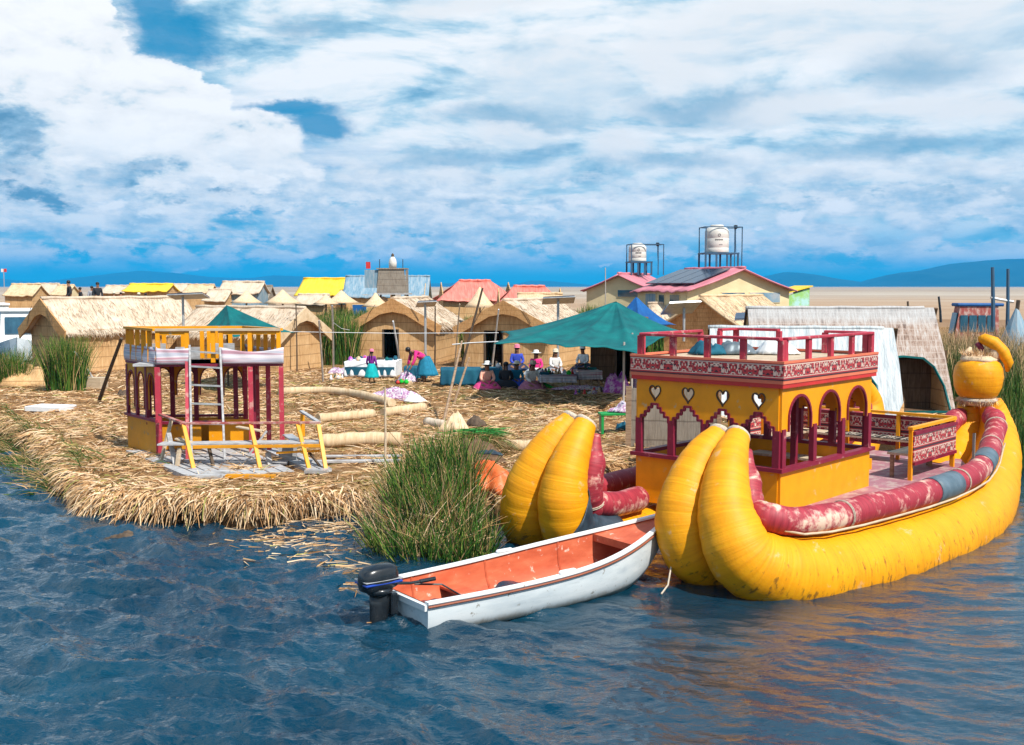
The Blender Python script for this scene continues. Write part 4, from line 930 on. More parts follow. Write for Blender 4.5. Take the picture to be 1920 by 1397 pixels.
# plank floor and the rough bench fence in front
pf = thing('wooden_pallet', 'grey plank platform half buried in straw under the old boat cabin', 'platform', (-6.0, 21.3, .52))
PQ = [G(236, 846, .55), G(357, 897, .55), G(625, 880, .55), G(540, 838, .55)]; o3 = Vector((-6.0, 21.3, .52))
for i in range(11):
    a = i / 11; b = (i + .88) / 11
    if i in (8,): continue
    c = [PQ[0].lerp(PQ[3], a), PQ[1].lerp(PQ[2], a), PQ[1].lerp(PQ[2], b), PQ[0].lerp(PQ[3], b)]
    m = MB(); m.add([p - o3 + Vector((0, 0, .02)) for p in c] + [p - o3 - Vector((0, 0, .12)) for p in c], [(0, 1, 2, 3), (7, 6, 5, 4), (0, 4, 5, 1), (1, 5, 6, 2), (2, 6, 7, 3), (3, 7, 4, 0)])
    m.build('plank', Mt['woodgrey'], pf)
bf = thing('plank_bench', 'rough yellow framed bench and railing in front of the old boat cabin', 'bench', (-5, 20.6, .5)); o4 = Vector((-5, 20.6, .5))
def W4(px, py, Y): return P(px, py, Y) - o4
def bm(a, b, w_, h_, mat, name): MB().beam(a, b, w_, h_).build(name, Mt[mat], bf, bevel=.004)
yt, yb = 20.95, 20.45
for (xa, xb) in ((344, 366), (470, 491), (558, 583), (597, 612)): bm(W4(xa, 796, yt), W4(xb, 893 if xa < 590 else 886, yb), .075, .05, 'yellow', 'bench_post')
bm(W4(338, 794, yt), W4(600, 792, yt), .08, .04, 'woodred', 'top_rail'); bm(W4(300, 777, 22.0), W4(343, 793, yt), .08, .04, 'woodred', 'top_rail'); bm(W4(565, 771, 22.0), W4(598, 792, yt), .08, .04, 'woodgrey', 'top_rail')
bm(W4(567, 776, 22.0), W4(568, 818, 22.0), .08, .06, 'yellow', 'bench_post'); bm(W4(322, 785, 21.6), W4(300, 872, 21.4), .07, .05, 'woodpale', 'bench_post')
bm(W4(316, 812, 21.2), W4(331, 882, 20.9), .09, .04, 'woodgrey', 'brace'); bm(W4(300, 832, 21.0), W4(601, 828, 20.9), .34, .035, 'woodgrey', 'seat'); bm(W4(362, 838, 20.72), W4(600, 836, 20.72), .04, .06, 'orange_y', 'seat_edge')
bm(W4(518, 849, 20.8), W4(600, 845, 20.8), .05, .04, 'yellow', 'seat_edge'); bm(W4(332, 822, 21.1), W4(372, 835, 20.9), .15, .03, 'woodpale', 'loose_board')
bm(W4(539, 815, 21.6), W4(560, 830, 20.95), .2, .03, 'silver', 'loose_board'); bm(W4(337, 840, 20.9), W4(331, 882, 20.8), .08, .05, 'woodpale', 'brace')
bm(W4(392, 840, 20.9), W4(402, 884, 20.7), .06, .05, 'wooddark', 'brace'); bm(W4(578, 846, 20.9), W4(606, 882, 20.6), .04, .04, 'wooddark', 'brace')
bm(W4(500, 808, 21.6), W4(465, 855, 21.5), .05, .04, 'woodgrey', 'brace'); bm(W4(445, 800, 21.7), W4(490, 808, 21.5), .12, .03, 'woodpale', 'loose_board')
bm(W4(502, 848, 21.0), W4(508, 882, 20.9), .1, .05, 'woodgrey', 'brace')
for i, (px, py, l_, mt_) in enumerate(((385, 893, .55, 'woodgrey'), (470, 893, .9, 'orange_y'), (405, 886, .5, 'woodgrey'), (592, 884, .4, 'silver'), (480, 868, 1.2, 'woodgrey'))):
    g_ = G(px, py, .58); MB().box(g_ - o4, (l_, .14, .06), R(random.uniform(-6, 10))).build('loose_board', Mt[mt_], bf)
g_ = G(540, 862, .55); MB().box(g_ - o4 + Vector((0, 0, .16)), (.34, .34, .34), R(8)).build('wooden_crate', Mt['woodgrey'], bf)

# ---------------------------------------------------------------- huts
def hut(label, corner, hdg, L, W, hw, hr, wall='mat_tan', roof='roof_pale', gz0=.5, over=.3, visor=(), door=None, name='reed_hut', cat='hut', windows=(), visor_mat='mat_gable', roof_th=.09, gable_th=.05, doormat='wooddark', group=None, hip=0.0):
    """corner = where the long wall y=0 meets the gable x=0; ridge along local x"""
    t_ = thing(name, label, cat, (corner[0], corner[1], gz0), R(hdg), group); h_ = W / 2
    for x, vis in ((0, 0), (L, 1)):
        pth = [(0, 0), (W, 0), (W, hw), (h_, hr - .04), (0, hw)]
        if door and door[0] == ('gable0' if vis == 0 else 'gable1'):
            a, b, c = door[1:]; pth = [(0, 0), (a - b / 2, 0), (a - b / 2, c), (a + b / 2, c), (a + b / 2, 0), (W, 0), (W, hw), (h_, hr - .04), (0, hw)]
        MB().panel([pth], (x, 0, 0), (0, 1, 0), gable_th).build('wall', Mt[wall], t_)
    for y in (0, W):
        pth = [(.03, 0), (L - .03, 0), (L - .03, hw), (.03, hw)]
        if door and door[0] == 'long' and y == 0:
            a, b, c = door[1:]; pth = [(.03, 0), (a - b / 2, 0), (a - b / 2, c), (a + b / 2, c), (a + b / 2, 0), (L - .03, 0), (L - .03, hw), (.03, hw)]
        MB().panel([pth], (0, y, 0), (1, 0, 0), gable_th).build('wall', Mt[wall], t_)
    if door:
        MB().box((L / 2, h_, .01), (L - .2, W - .2, .02)).build('floor_mat', Mt['mat_dark'], t_)
        a, b, c = door[1:]
        if len(door) and door[0].startswith('gable'):
            xx = 0 if door[0] == 'gable0' else L
            for y in (a - b / 2, a + b / 2): MB().box((xx, y, c / 2), (.09, .06, c)).build('door_frame', Mt[doormat], t_)
    sl = math.hypot(h_, hr - hw); ny, nz = (hr - hw) / sl, h_ / sl
    for sg in (1, -1):
        def fn(a, b):
            x = -over + (L + 2 * over) * a; s_ = 1.0 + .0 * b; x = L / 2 + (x - L / 2) * (1 - hip * (1 - b)); yy = h_ + sg * (-1) * b * (h_ + .28); zz = hr - (hr - hw) * (b * (h_ + .28) / h_)
            wv_ = .03 * math.sin(x * 2.3 + b * 2) + .02 * math.sin(x * 7.1 + sg) - .05 * math.sin(b * math.pi)
            return (x, yy, zz + wv_ + .05 + (-.03 * math.sin(x * 9) * (b > .95)))
        m = MB(); m.grid(fn, 30, 8, roof_th if sg == -1 else -roof_th); m.build('roof', Mt[roof], t_, smooth=True)
    MB().tube([(L / 2 + (-over + (L + 2 * over) * i / 12 - L / 2) * (1 - hip), h_, hr + .07 + .015 * math.sin(i * 2)) for i in range(13)], .07, 8).build('ridge_roll', Mt[roof], t_, smooth=True)
    if name == 'reed_hut':
        for sg in (1, -1):
            n_ = 1500; x_ = RNG.uniform(-over, L + over, n_); b_ = np.where(RNG.uniform(0, 1, n_) < .5, RNG.uniform(.0, .9, n_), RNG.uniform(.86, 1.0, n_)); y_ = h_ - sg * b_ * (h_ + .28); z_ = hr - (hr - hw) * (b_ * (h_ + .28) / h_) + .06
            d_ = np.stack([RNG.normal(0, .25, n_), np.full(n_, -sg * h_ / sl), np.full(n_, -(hr - hw) / sl) + RNG.uniform(-.02, .16, n_)], 1); d_ /= np.linalg.norm(d_, axis=1)[:, None]; l_ = RNG.uniform(.12, .32, n_)
            Vb, Fb = blades(np.stack([x_, y_, z_], 1), d_, l_, RNG.uniform(.012, .03, n_), np.stack([0 * l_, 0 * l_, -l_ * .25], 1), 2); tf = raw_mesh('thatch_fringe', Vb, Fb, Mt['thatchblade']); tf.parent = t_
    for vis in visor:
        x = -over - .02 if vis == 0 else L + over + .02; s_ = -1 if vis == 0 else 1
        lo = hw - .42
        pth = [(-.42, hw - .02), (h_, hr + .06), (W + .42, hw - .02), (W + .30, lo), (W * .86, hw + .03), (W * .66, hw + (hr - hw) * .42), (h_, hw + (hr - hw) * .52), (W * .34, hw + (hr - hw) * .42), (W * .14, hw + .03), (-.30, lo)]
        MB().panel([pth], (x, 0, 0), (0, 1, 0), .06).build('gable_mat', Mt[visor_mat], t_)
        for k in (.22, .78):
            y = W * k; zc = hw + (hr - hw) * .5; MB().tube([(x + s_ * .05, y + (h_ - y) * .25, zc + .35), (x + s_ * .06, y, zc), (x + s_ * .05, y - (h_ - y) * .18, zc - .35)], .012, 5).build('tie_rope', Mt['wooddark'], t_)
    for (face, u0, u1, z0, z1, mt_) in windows:
        if face == 'long': c, sz = ((u0 + u1) / 2, -.035, (z0 + z1) / 2), (u1 - u0, .05, z1 - z0)
        elif face == 'back': c, sz = ((u0 + u1) / 2, W + .035, (z0 + z1) / 2), (u1 - u0, .05, z1 - z0)
        elif face == 'g0': c, sz = (-.035, (u0 + u1) / 2, (z0 + z1) / 2), (.05, u1 - u0, z1 - z0)
        else: c, sz = (L + .035, (u0 + u1) / 2, (z0 + z1) / 2), (.05, u1 - u0, z1 - z0)
        wd = MB().box(c, tuple(q + .0 for q in sz)).build('window', Mt['cream' if mt_ != 'door' else 'glass'], t_)
        k = [i for i in range(3) if sz[i] == .05][0]; c2 = list(c); c2[k] += .012 * (1 if c[k] > .0 + (0 if k else 0) and c[k] > .1 else -1); s2 = [q - .08 if i != k else .05 for i, q in enumerate(sz)]
        MB().box(c2, s2).build('pane', Mt['glass' if mt_ in ('door', 'glass') else mt_], wd)
    return t_
def GG(px, py): g = G(px, py, .55); return (g.x, g.y)
hut('long reed hut with bleached thatch roof at the left behind a tall reed tuft', GG(132, 698), 50, 6.0, 3.1, 1.75, 2.95, visor=(0,), over=.35)
c2 = GG(520, 696)
hut('reed hut behind the teal canopy and the old boat cabin', (c2[0] - 5 * math.cos(R(-22)), c2[1] - 5 * math.sin(R(-22))), -22, 5.0, 3.4, 1.55, 2.55, visor=(1,), visor_mat='roof_tan')
hut('reed hut with open dark doorway behind the woman in pink', GG(815, 680), 80, 6.0, 3.75, 1.75, 2.9, visor=(0,), door=('gable0', 2.05, .72, 1.55))
hut('reed hut with dark gable mat and grey door behind the seated vendors', GG(1028, 690), 68, 6.2, 3.9, 1.75, 2.85, visor=(0,), door=('gable0', 2.5, .85, 1.6), roof='roof_pale')
MB_ = MB().box((0, 0, .75), (.04, .8, 1.5)); gx = GG(962, 688)
tag(MB_.build('door_panel', Mt['woodgrey'], None, None), 'plain grey door panel closing the hut behind the seated vendors', 'door').location = (gx[0] + .1, gx[1] - .05, .5)
bpy.data.objects['door_panel'].rotation_euler = (0, 0, R(68))
hut('small weathered dark reed hut under the teal canopy', GG(1108, 716), -8, 1.9, 2.6, 1.75, 2.25, wall='mat_dark', roof='mat_dark', door=('long', 1.15, .5, 1.6), over=.12)
hut('reed hut with sharp golden gable behind the boat cabin railing', (P(1392, 600, 49).x, 49), 52, 6.0, 4.0, 1.7, 3.0, visor=(), wall='mat_gable', roof='roof_tan')
hut('low pale roofed hut between the blue canopy and the cream house', (P(1240, 600, 56).x, 56), 8, 5.5, 3.2, 1.6, 2.55)
def aframe(label, x0, y0, hdg, L, D, h, mat, hole=None, endmat='mat_tan', flap=False, backx=0.0):
    t_ = thing('tent_hut', label, 'hut', (x0, y0, .5), R(hdg)); sl = math.hypot(D / 2, h); v = (0, D / 2 / sl, h / sl)
    loops = [[(0, 0), (L * .5, 0), (L - backx, .03), (L, .2 * sl), (L - .03, .6 * sl), (L - .12, sl), (L * .66, sl + .01), (L * .33, sl - .02), (.05, sl)]]
    if hole: loops.append(hole)
    m = MB(); m.panel(loops, (0, 0, 0), (1, 0, 0), .06, v); fr = m.build('cover_front', Mt[mat], t_)
    m = MB(); m.panel([[(0, 0), (L, 0), (L, sl), (0, sl)]], (0, D, 0), (1, 0, 0), .06, (0, -D / 2 / sl, h / sl)); m.build('cover_back', Mt['mat_dark'], t_)
    for x in (.08, L - .2): MB().panel([[(.05, 0), (D - .05, 0), (D / 2, h - .06)]], (x, 0, 0), (0, 1, 0), .05).build('end_wall', Mt[endmat], t_)
    MB().tube([(x, D / 2, h + .01 * math.sin(x * 5)) for x in [L * i / 14 for i in range(14)]], .06, 8).build('ridge_roll', Mt[mat], t_, smooth=True)
    MB().box((L / 2, D / 2, .015), (L - .3, D - .5, .02)).build('floor_mat', Mt['mat_dark'], t_)
    if hole:
        trim(hole + hole[:1], (0, 0, 0), (1, 0, 0), .022, .035, v).build('door_edging', Mt['teal'], t_)
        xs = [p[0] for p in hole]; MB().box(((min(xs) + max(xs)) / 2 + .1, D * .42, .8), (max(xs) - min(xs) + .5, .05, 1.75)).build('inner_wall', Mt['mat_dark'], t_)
        if flap:
            MB().grid(lambda a, b: (min(xs) + .02 + a * .32 + .04 * math.sin(b * 9), -.05 + D / 2 * b * 1.45 / h - .1 * a, .05 + 1.45 * b), 6, 14, .03).build('door_flap', Mt['mat_tan'], t_)
    return t_
hole = [(3.75, .05), (3.68, 1.35), (3.78, 1.68), (4.3, 1.72), (4.85, 1.66), (5.1, 1.4), (5.3, .8), (5.36, .05)]
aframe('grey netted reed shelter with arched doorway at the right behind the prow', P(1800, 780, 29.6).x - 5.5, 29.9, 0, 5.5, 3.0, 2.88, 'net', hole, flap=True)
aframe('white tarpaulin covered shelter behind the cabin of the big boat', P(1704, 780, 27.9).x - 5.0, 28.8, -9, 5.0, 2.5, 2.38, 'tarp_white', [(3.35, .05), (3.4, 1.1), (3.7, 1.5), (4.1, 1.42), (4.35, 1.0), (4.45, .05)], backx=.25)

# ---------------------------------------------------------------- cream houses and their water tanks
hA = hut('smaller cream house with pink roof and a water tank above it', (P(1226, 600, 64).x, 64.0), 62, 4.5, 4.3, 3.4, 4.30, wall='cream', roof='pinkroof', name='cream_house', cat='house', over=.35, roof_th=.07,
    windows=(('g0', .8, 2.3, 2.95, 3.42, 'glass'),), gz0=.4)
hB = hut('larger cream house with pink roof, solar panels and wide windows', (P(1478, 600, 60).x, 60.0), 122, 4.0, 7.3, 3.3, 4.42, wall='cream', roof='pinkroof', name='cream_house', cat='house', over=.4, roof_th=.07,
    windows=(('g0', 3.3, 5.0, 2.72, 3.2, 'glass'), ('g0', .7, 3.0, 2.6, 3.2, 'blueroof'), ('back', .5, 1.3, 2.3, 3.1, 'glass'), ('back', 1.7, 2.2, 2.0, 3.1, 'glass'), ('back', 2.4, 3.3, 2.0, 3.15, 'blueroof')), gz0=.5)
sl_ = math.hypot(3.65, 1.12)
for i in range(4):
    # panels lie on the slope facing the left side of the house
    yc_ = 7.3 / 2 + 1.75; zc_ = 4.42 - 1.12 * (1.75 / 3.65) + .16
    MB().box((.7 + i * 1.0, yc_, zc_), (.94, 2.6, .05), ax=(Vector((1, 0, 0)), Vector((0, 3.65 / sl_, -1.12 / sl_)), Vector((0, 1.12 / sl_, 3.65 / sl_)))).build('solar_panel', Mt['solar'], hB)
def tank(px, ybase, ytop_plat, Y, wpx, dia, ht, lab1, lab2, framew, zfr):
    k = Y / 2050; x = (px - 960) * k; zb = 4 + (537 - ybase) * k; zp = 4 + (537 - ytop_plat) * k
    s_ = thing('tank_stand', lab1, 'stand', (x, Y, zb), R(8)); hw_ = wpx * k / 2
    for sx in (-1, -.33, .33, 1):
        for sy in (-1, 1): MB().box((sx * hw_, sy * .6, (zp - zb) / 2), (.09, .09, zp - zb)).build('leg', Mt['steelblue'], s_)
    MB().box((0, 0, zp - zb + .03), (2 * hw_ + .12, 1.32, .08)).build('platform', Mt['steelblue'], s_)
    x0, x1 = -hw_, hw_ + framew
    for xx, yy in ((x0, -.6), (x1, -.6), (x0, .6), (x1, .6)): MB().box((xx, yy, zfr / 2), (.05, .05, zfr)).build('frame_post', Mt['steelblue'], s_)
    for yy in (-.6, .6): MB().beam((x0, yy, zfr), (x1, yy, zfr), .05).build('frame_rail', Mt['steelblue'], s_)
    for xx in (x0, x1): MB().beam((xx, -.6, zfr), (xx, .6, zfr), .05).build('frame_rail', Mt['steelblue'], s_)
    MB().tube([(x1 - .35, -.5, zfr + .05), (x1 - .35, -.5, zfr - .5), (x1 - .3, -.45, zp - zb + .1)], .025, 6).build('pipe', Mt['steelblue'], s_)
    MB().lathe([(.02, .12), (.1, .1), (.12, 0), (.08, -.1)], (x1 - .35, -.5, zfr), 10).build('float_valve', Mt['black'], s_)
    T_ = thing('water_tank', lab2, 'tank', (x - .1, Y, zp + .07), R(8)); r = dia / 2; h = ht
    MB().lathe([(r * .97, 0), (r, .04), (r, h * .16), (r * .975, h * .18), (r, h * .20), (r, h * .5), (r * .975, h * .52), (r, h * .54), (r, h * .76), (r * .96, h * .79), (r * .82, h * .88), (r * .6, h * .93), (r * .55, h * .94)], (0, 0, 0), 32).build('tank_body', Mt['tank'], T_, smooth=True)
    MB().lathe([(r * .56, h * .935), (r * .56, h * .98), (r * .5, h), (.02, h * 1.0)], (0, 0, 0), 24).build('tank_lid', Mt['tank'], T_, smooth=True)
    m = MB(); m.tube([Vector((math.sin(a_) * (r + .006), -math.cos(a_) * (r + .006), h * .62 + .07 * math.sin(b_))) for a_, b_ in [(.10 * math.cos(q) - .12, q) for q in [i * math.pi / 6 for i in range(13)]]], .014, 5, caps=False)
    for i in range(8):
        a_ = -.42 + i * .085; m.box((math.sin(a_) * (r + .004), -math.cos(a_) * (r + .004), h * .46), (.035, .012, .08 - .02 * (i % 2)), a_)
    for i in range(4):
        a_ = -.10 + i * .075; m.box((math.sin(a_) * (r + .004), -math.cos(a_) * (r + .004), h * .28), (.03, .012, .04), a_)
    m.build('lettering', Mt['ink'], T_)
tank(1345, 506, 477, 61.5, 62, 1.34, 1.55, 'blue steel stand on the roof of the larger cream house', 'cream water tank with emblem above the larger cream house', .22, 2.35)
tank(1197, 516, 493, 67, 38, 1.08, 1.12, 'blue steel stand on the roof of the smaller cream house', 'cream water tank above the smaller cream house', .75, 1.85)
shed = thing('painted_shed', 'small green and blue painted shed beside the larger cream house', 'shed', (P(1475, 575, 62).x, 62, .5), R(18))
MB().panel([[(0, 0), (1.45, 0), (1.45, 3.42), (0, 2.95)]], (0, 0, 0), (1, 0, 0), .06).build('wall', Mt['greenp'], shed)
shed.children[0].data.materials[0] = simple('mural_green', [(.38, (.20, .48, .36)), (.5, (.30, .55, .14)), (.62, (.42, .66, .62))], (1, 1, 1), .7, 0)
MB().panel([[(0, 0), (1.6, 0), (1.6, 3.42), (0, 3.42)]], (1.45, 0, 0), (0, 1, 0), .06).build('wall', Mt['blueroof'], shed)
MB().beam((-.5, .8, 3.02), (1.6, .8, 3.52), 1.9, .06).build('roof', Mt['yellowroof'], shed)
MB().box((-.25, .1, 1.4), (.4, .1, 2.8)).build('wall', Mt['woodred'], shed)

# ---------------------------------------------------------------- canopies
def canopy(label, peak, corners, mat, power=1.7, scal=.16, group=None, nm='canopy'):
    pk = Vector(peak); C = [Vector(c) for c in corners]; n = len(C)
    def bd(a):
        q = (a * n) % n; i = int(q) % n; f = q - int(q); p = C[i].lerp(C[(i + 1) % n], f)
        mid = pk.copy(); mid.z = p.z
        return p + (mid - p) * scal * math.sin(f * math.pi) + Vector((0, 0, .05 * math.sin(f * math.pi)))
    def fn(a, b):
        e = bd(a); p = pk.lerp(e, b); q = (a * n) % 1.0; rib = math.sin(q * math.pi)
        p.z = e.z + (pk.z - e.z) * (1 - b) ** power - .22 * rib * b * (1 - b) + .035 * math.sin(a * n * 2 * math.pi * 3 + b * 4) * b * (1 - b * .6)
        return p
    m = MB(); m.grid(fn, n * 16, 18, .012); me = m.build('canopy_cloth', Mt[mat], None, smooth=True)
    t_ = thing(nm, label, 'canopy', (pk.x, pk.y, .5)); me.parent = t_; me.location = (-pk.x, -pk.y, -.5)
    MB().tube([(0, 0, 0), (0, 0, pk.z - .53)], .035, 8).build('centre_pole', Mt['wooddark'], t_)
    return t_
t_ = canopy('large teal canopy with sharp peak over the seated vendors', P(1155, 565, 36), [P(938, 622, 37.5), P(925, 645, 32.5), P(1060, 651, 31), P(1198, 664, 30.0), P(1285, 622, 34), P(1215, 615, 42)], 'teal', 1.45, .10)
o_ = Vector((t_.location.x, t_.location.y, .5))
for (px_, y_, zt) in ((1170, 31.5, 2.3), (1185, 33, 2.5)):
    g_ = P(px_, 650, y_); MB().tube([(g_.x - o_.x, g_.y - o_.y, 0), (g_.x - o_.x, g_.y - o_.y, zt - .4)], .035, 7).build('side_pole', Mt['pole'], t_)
canopy('deep blue canopy peak behind the teal canopy', P(1193, 556, 42), [P(1130, 610, 41), P(1205, 622, 38.5), P(1268, 609, 41), P(1225, 600, 46)], 'bluetarp', 1.5, .08)
canopy('small teal canopy behind the old boat cabin', P(425, 572, 38), [P(372, 622, 38), P(440, 632, 35), P(553, 624, 36.5), P(470, 605, 42)], 'teal', 1.25, .08)

# ---------------------------------------------------------------- far village
hut('yellow roofed building in the distance', (P(560, 555, 82).x, 82), -6, 4.6, 4.5, 2.9, 4.05, roof='yellowroof', name='distant_building', cat='building', roof_th=.08, windows=(('long', .3, .9, 2.1, 2.6, 'blueroof'), ('long', 1.4, 3.6, 2.1, 2.6, 'glass')))
hut('red roofed distant hut standing left of its red roofed neighbour', (P(832, 575, 66).x, 66), 8, 4.2, 4.0, 2.75, 3.8, roof='redroof', name='distant_building', cat='building', over=.5, roof_th=.07, hip=.62)
hut('red roofed distant hut nearer the cream house', (P(938, 575, 62).x, 62), 4, 3.6, 3.6, 2.3, 3.45, roof='redroof', name='distant_building', cat='building', over=.5, roof_th=.07, hip=.6)
hut('long building with blue sheet roof left of the lookout tower', (P(650, 575, 80).x, 80), 0, 2.9, 3.2, 2.9, 4.2, roof='blueroof', wall='mat_tan', name='distant_building', cat='building', windows=(('long', .4, 1.5, .6, 2.2, 'bluetarp'),))
hut('blue sheet roofed building right of the lookout tower', (P(760, 575, 80).x, 80), 0, 1.4, 3.2, 2.9, 4.2, roof='blueroof', name='distant_building', cat='building')
tw = thing('lookout_tower', 'grey thatched lookout tower on crossed legs above the roofs', 'tower', (P(737, 570, 74).x, 74, .5))
MB().panel([[(-1.0, 3.05), (1.0, 3.05), (.85, 4.65), (-.85, 4.65)]], (0, -.85, 0), (1, 0, 0), .06).build('wall', Mt['mat_grey'], tw)
for x in (-.95, .95): MB().panel([[(0, 3.05), (1.7, 3.05), (1.5, 4.6), (.2, 4.6)]], (x, -.85, 0), (0, 1, 0), .06).build('wall', Mt['mat_grey'], tw)
MB().box((0, 0, 3.0), (2.4, 2.0, .1)).build('platform', Mt['woodgrey'], tw); MB().box((0, 0, 4.68), (2.0, 1.9, .08)).build('roof', Mt['mat_grey'], tw)
MB().box((-1.35, -.2, 4.0), (.9, 1.2, 1.2)).build('blue_side_room', Mt['blueroof'], tw)
for x in (-1, 1):
    for y in (-.8, .8): MB().tube([(x * .9, y, 3), (x * 1.3, y, 0)], .07, 6).build('leg', Mt['wooddark'], tw)
MB().beam((-1, -.85, 2.0), (1, -.85, 2.9), .08).build('cross_brace', Mt['wooddark'], tw); MB().beam((1, -.85, 2.0), (-1, -.85, 2.9), .08).build('cross_brace', Mt['wooddark'], tw)
MB().lathe([(.26, 0), (.27, .4), (.22, .6), (.12, .75), (.02, .8)], (0, 0, 4.72), 14).build('white_turret', Mt['tank'], tw, smooth=True)
MB().lathe([(.10, 0), (.09, .15), (.02, .22)], (0, 0, 5.5), 10).build('turret_cap', Mt['wooddark'], tw)
for x in (-.8, .75): MB().tube([(x, -.7, 4.7), (x, -.7, 5.3)], .035, 5).build('post', Mt['steelblue'], tw)
MB().box((-1.55, -.8, 4.9), (.3, .03, .45)).build('small_flag', Mt['redp'], tw)
def cone(label, px, ytop, ybot, Y, wpx, mat='cone'):
    k = Y / 2050; x = (px - 960) * k; zt = 4 + (537 - ytop) * k; zb = 4 + (537 - ybot) * k; r = wpx * k / 2
    t_ = thing('straw_parasol', label, 'parasol', (x, Y, .5)); zt -= .5; zb -= .5
    MB().lathe([(r * 1.0, zb), (r * .72, zb + (zt - zb) * .22), (r * .36, zb + (zt - zb) * .58), (.03, zt)], (0, 0, 0), 12, wob=.03, ph=px).build('thatch', Mt[mat], t_, smooth=True)
    MB().tube([(0, 0, 0), (0, 0, zb + .1)], .05, 6).build('pole', Mt['wood'], t_)
cone('straw parasol between the teal peak and the grey roof', 463, 545, 568, 60, 62); cone('straw parasol with broad cap left of the tall reeds', 531, 543, 569, 58, 72)
cone('straw parasol beside the white roofed stall left of the tower', 641, 544, 568, 58, 66); cone('small straw parasol in front of the blue sheet roof', 612, 552, 570, 56, 50)
cone('straw parasol right in front of the lookout tower', 705, 549, 575, 60, 56); cone('dark tipped straw parasol before the red roofs', 900, 538, 576, 54, 60)
def shed_roof(label, px0, px1, ytop, ybot, Y, roof, wall='mat_tan', nm='distant_hut', D=3.0):
    k = Y / 2050; L_ = (px1 - px0) * k; zt = 4 + (537 - ytop) * k - .5; ze = 4 + (537 - ybot) * k - .5
    hut(label, ((px0 - 960) * k, Y), 0, L_, D, max(ze, .6), max(zt, ze + .4), roof=roof, wall=wall, name=nm, cat='hut', over=.15)
shed_roof('distant yellow topped boat roof left of the big white roof', 236, 312, 534, 545, 84, 'yellowroof')
shed_roof('distant hut with brown box front and white roof', 412, 484, 530, 548, 72, 'roof_pale', 'blueroof')
shed_roof('distant pale roofed hut behind the straw parasols', 555, 606, 556, 568, 62, 'roof_pale')
shed_roof('distant tan hut at the far left shore beside the yellow bus boat', 12, 62, 534, 552, 90, 'roof_tan')
shed_roof('distant white roof right of the seated onlookers', 192, 236, 537, 548, 95, 'roof_pale')
shed_roof('distant pink and white roof beyond the solar panel', 320, 345, 534, 545, 100, 'roof_pale')
shed_roof('distant low roof above the teal tent peak', 348, 392, 535, 548, 92, 'roof_tan')
shed_roof('distant long low hut behind the straw parasols at the centre left', 385, 420, 545, 562, 70, 'roof_pale')
shed_roof('distant hut with cream roof left of the large white roof', 62, 100, 533, 552, 105, 'roof_pale', 'cream')
shed_roof('distant hut with tan front behind the white launch', 100, 125, 536, 551, 88, 'roof_tan', 'cream')
shed_roof('distant grey hut right of the brown box hut', 480, 500, 538, 560, 76, 'mat_grey', 'mat_grey')
shed_roof('low tan roof between the two red roofs and the olive reeds', 975, 1052, 553, 572, 58, 'roof_tan')
def small_boat(label, px, py, Y, L_, hull_m, cab_m, hdg, cabin=True, top=None, nm='distant_boat'):
    k = Y / 2050; t_ = thing(nm, label, 'boat', ((px - 960) * k, Y, 0), R(hdg)); n = 12
    secs = []
    for i in range(n + 1):
        a = i / n; b = .18 * L_ * (1 - max(0, (a - .55) / .45) ** 2) * (.85 + .15 * min(1, a * 4)) + .01; zg = .45 + .35 * a ** 3
        secs.append([Vector((a * L_ - L_ / 2, b, zg)), Vector((a * L_ - L_ / 2, b * .8, .05)), Vector((a * L_ - L_ / 2, 0, -.15)), Vector((a * L_ - L_ / 2, -b * .8, .05)), Vector((a * L_ - L_ / 2, -b, zg))])
    m = MB(); m.add([p for s_ in secs for p in s_], [(i * 5 + k_, i * 5 + (k_ + 1) % 5, (i + 1) * 5 + (k_ + 1) % 5, (i + 1) * 5 + k_) for i in range(n) for k_ in range(5)] + [(4, 3, 2, 1, 0)])
    m.build('hull', Mt[hull_m], t_)
    if cabin:
        w_ = .30 * L_; x0, x1, z0, z1 = -L_ * .38, L_ * .18, .45, 1.55
        m = MB(); m.add([(x0, -w_ / 2, z0), (x1 + .35, -w_ / 2, z0), (x1 + .35, w_ / 2, z0), (x0, w_ / 2, z0), (x0 + .1, -w_ / 2 + .08, z1), (x1, -w_ / 2 + .08, z1), (x1, w_ / 2 - .08, z1), (x0 + .1, w_ / 2 - .08, z1)], [(0, 1, 5, 4), (1, 2, 6, 5), (2, 3, 7, 6), (3, 0, 4, 7), (4, 5, 6, 7)])
        cb_ = m.build('cabin', Mt[cab_m], t_)
        MB().box(((x0 + x1) / 2, 0, z1 + .04), (x1 - x0 + .3, w_, .08)).build('cabin_roof', Mt[top or cab_m], t_, bevel=.03)
        MB().box((x1 + .19, 0, 1.12), (.05, w_ * .72, .55), ax=(Vector((.93, 0, .3)).normalized(), Vector((0, 1, 0)), Vector((-.3, 0, .93)).normalized())).build('windscreen', Mt['glass'], cb_)
        for i in range(4):
            xx = x0 + .3 + (x1 - x0 - .2) * i / 4 + .15
            for s_ in (-1, 1): MB().box((xx, s_ * (w_ / 2 - .02), 1.12), ((x1 - x0) / 4 - .12, .04, .42)).build('window', Mt['glass'], cb_)
    return t_
small_boat('white launch with dark windscreen moored left of the long hut', 40, 690, 60, 6.5, 'boatwhite', 'gunwale', -70).scale = (1, 1, 1.7)
small_boat('white launch half cut off by the left edge behind the other launch', -12, 670, 70, 6.0, 'boatwhite', 'gunwale', -60).scale = (1, 1, 1.8)
small_boat('yellow reed boat with green tarp beyond the white launches', 32, 600, 74, 3.6, 'yellow', 'yellow', 10, True, 'greenp')
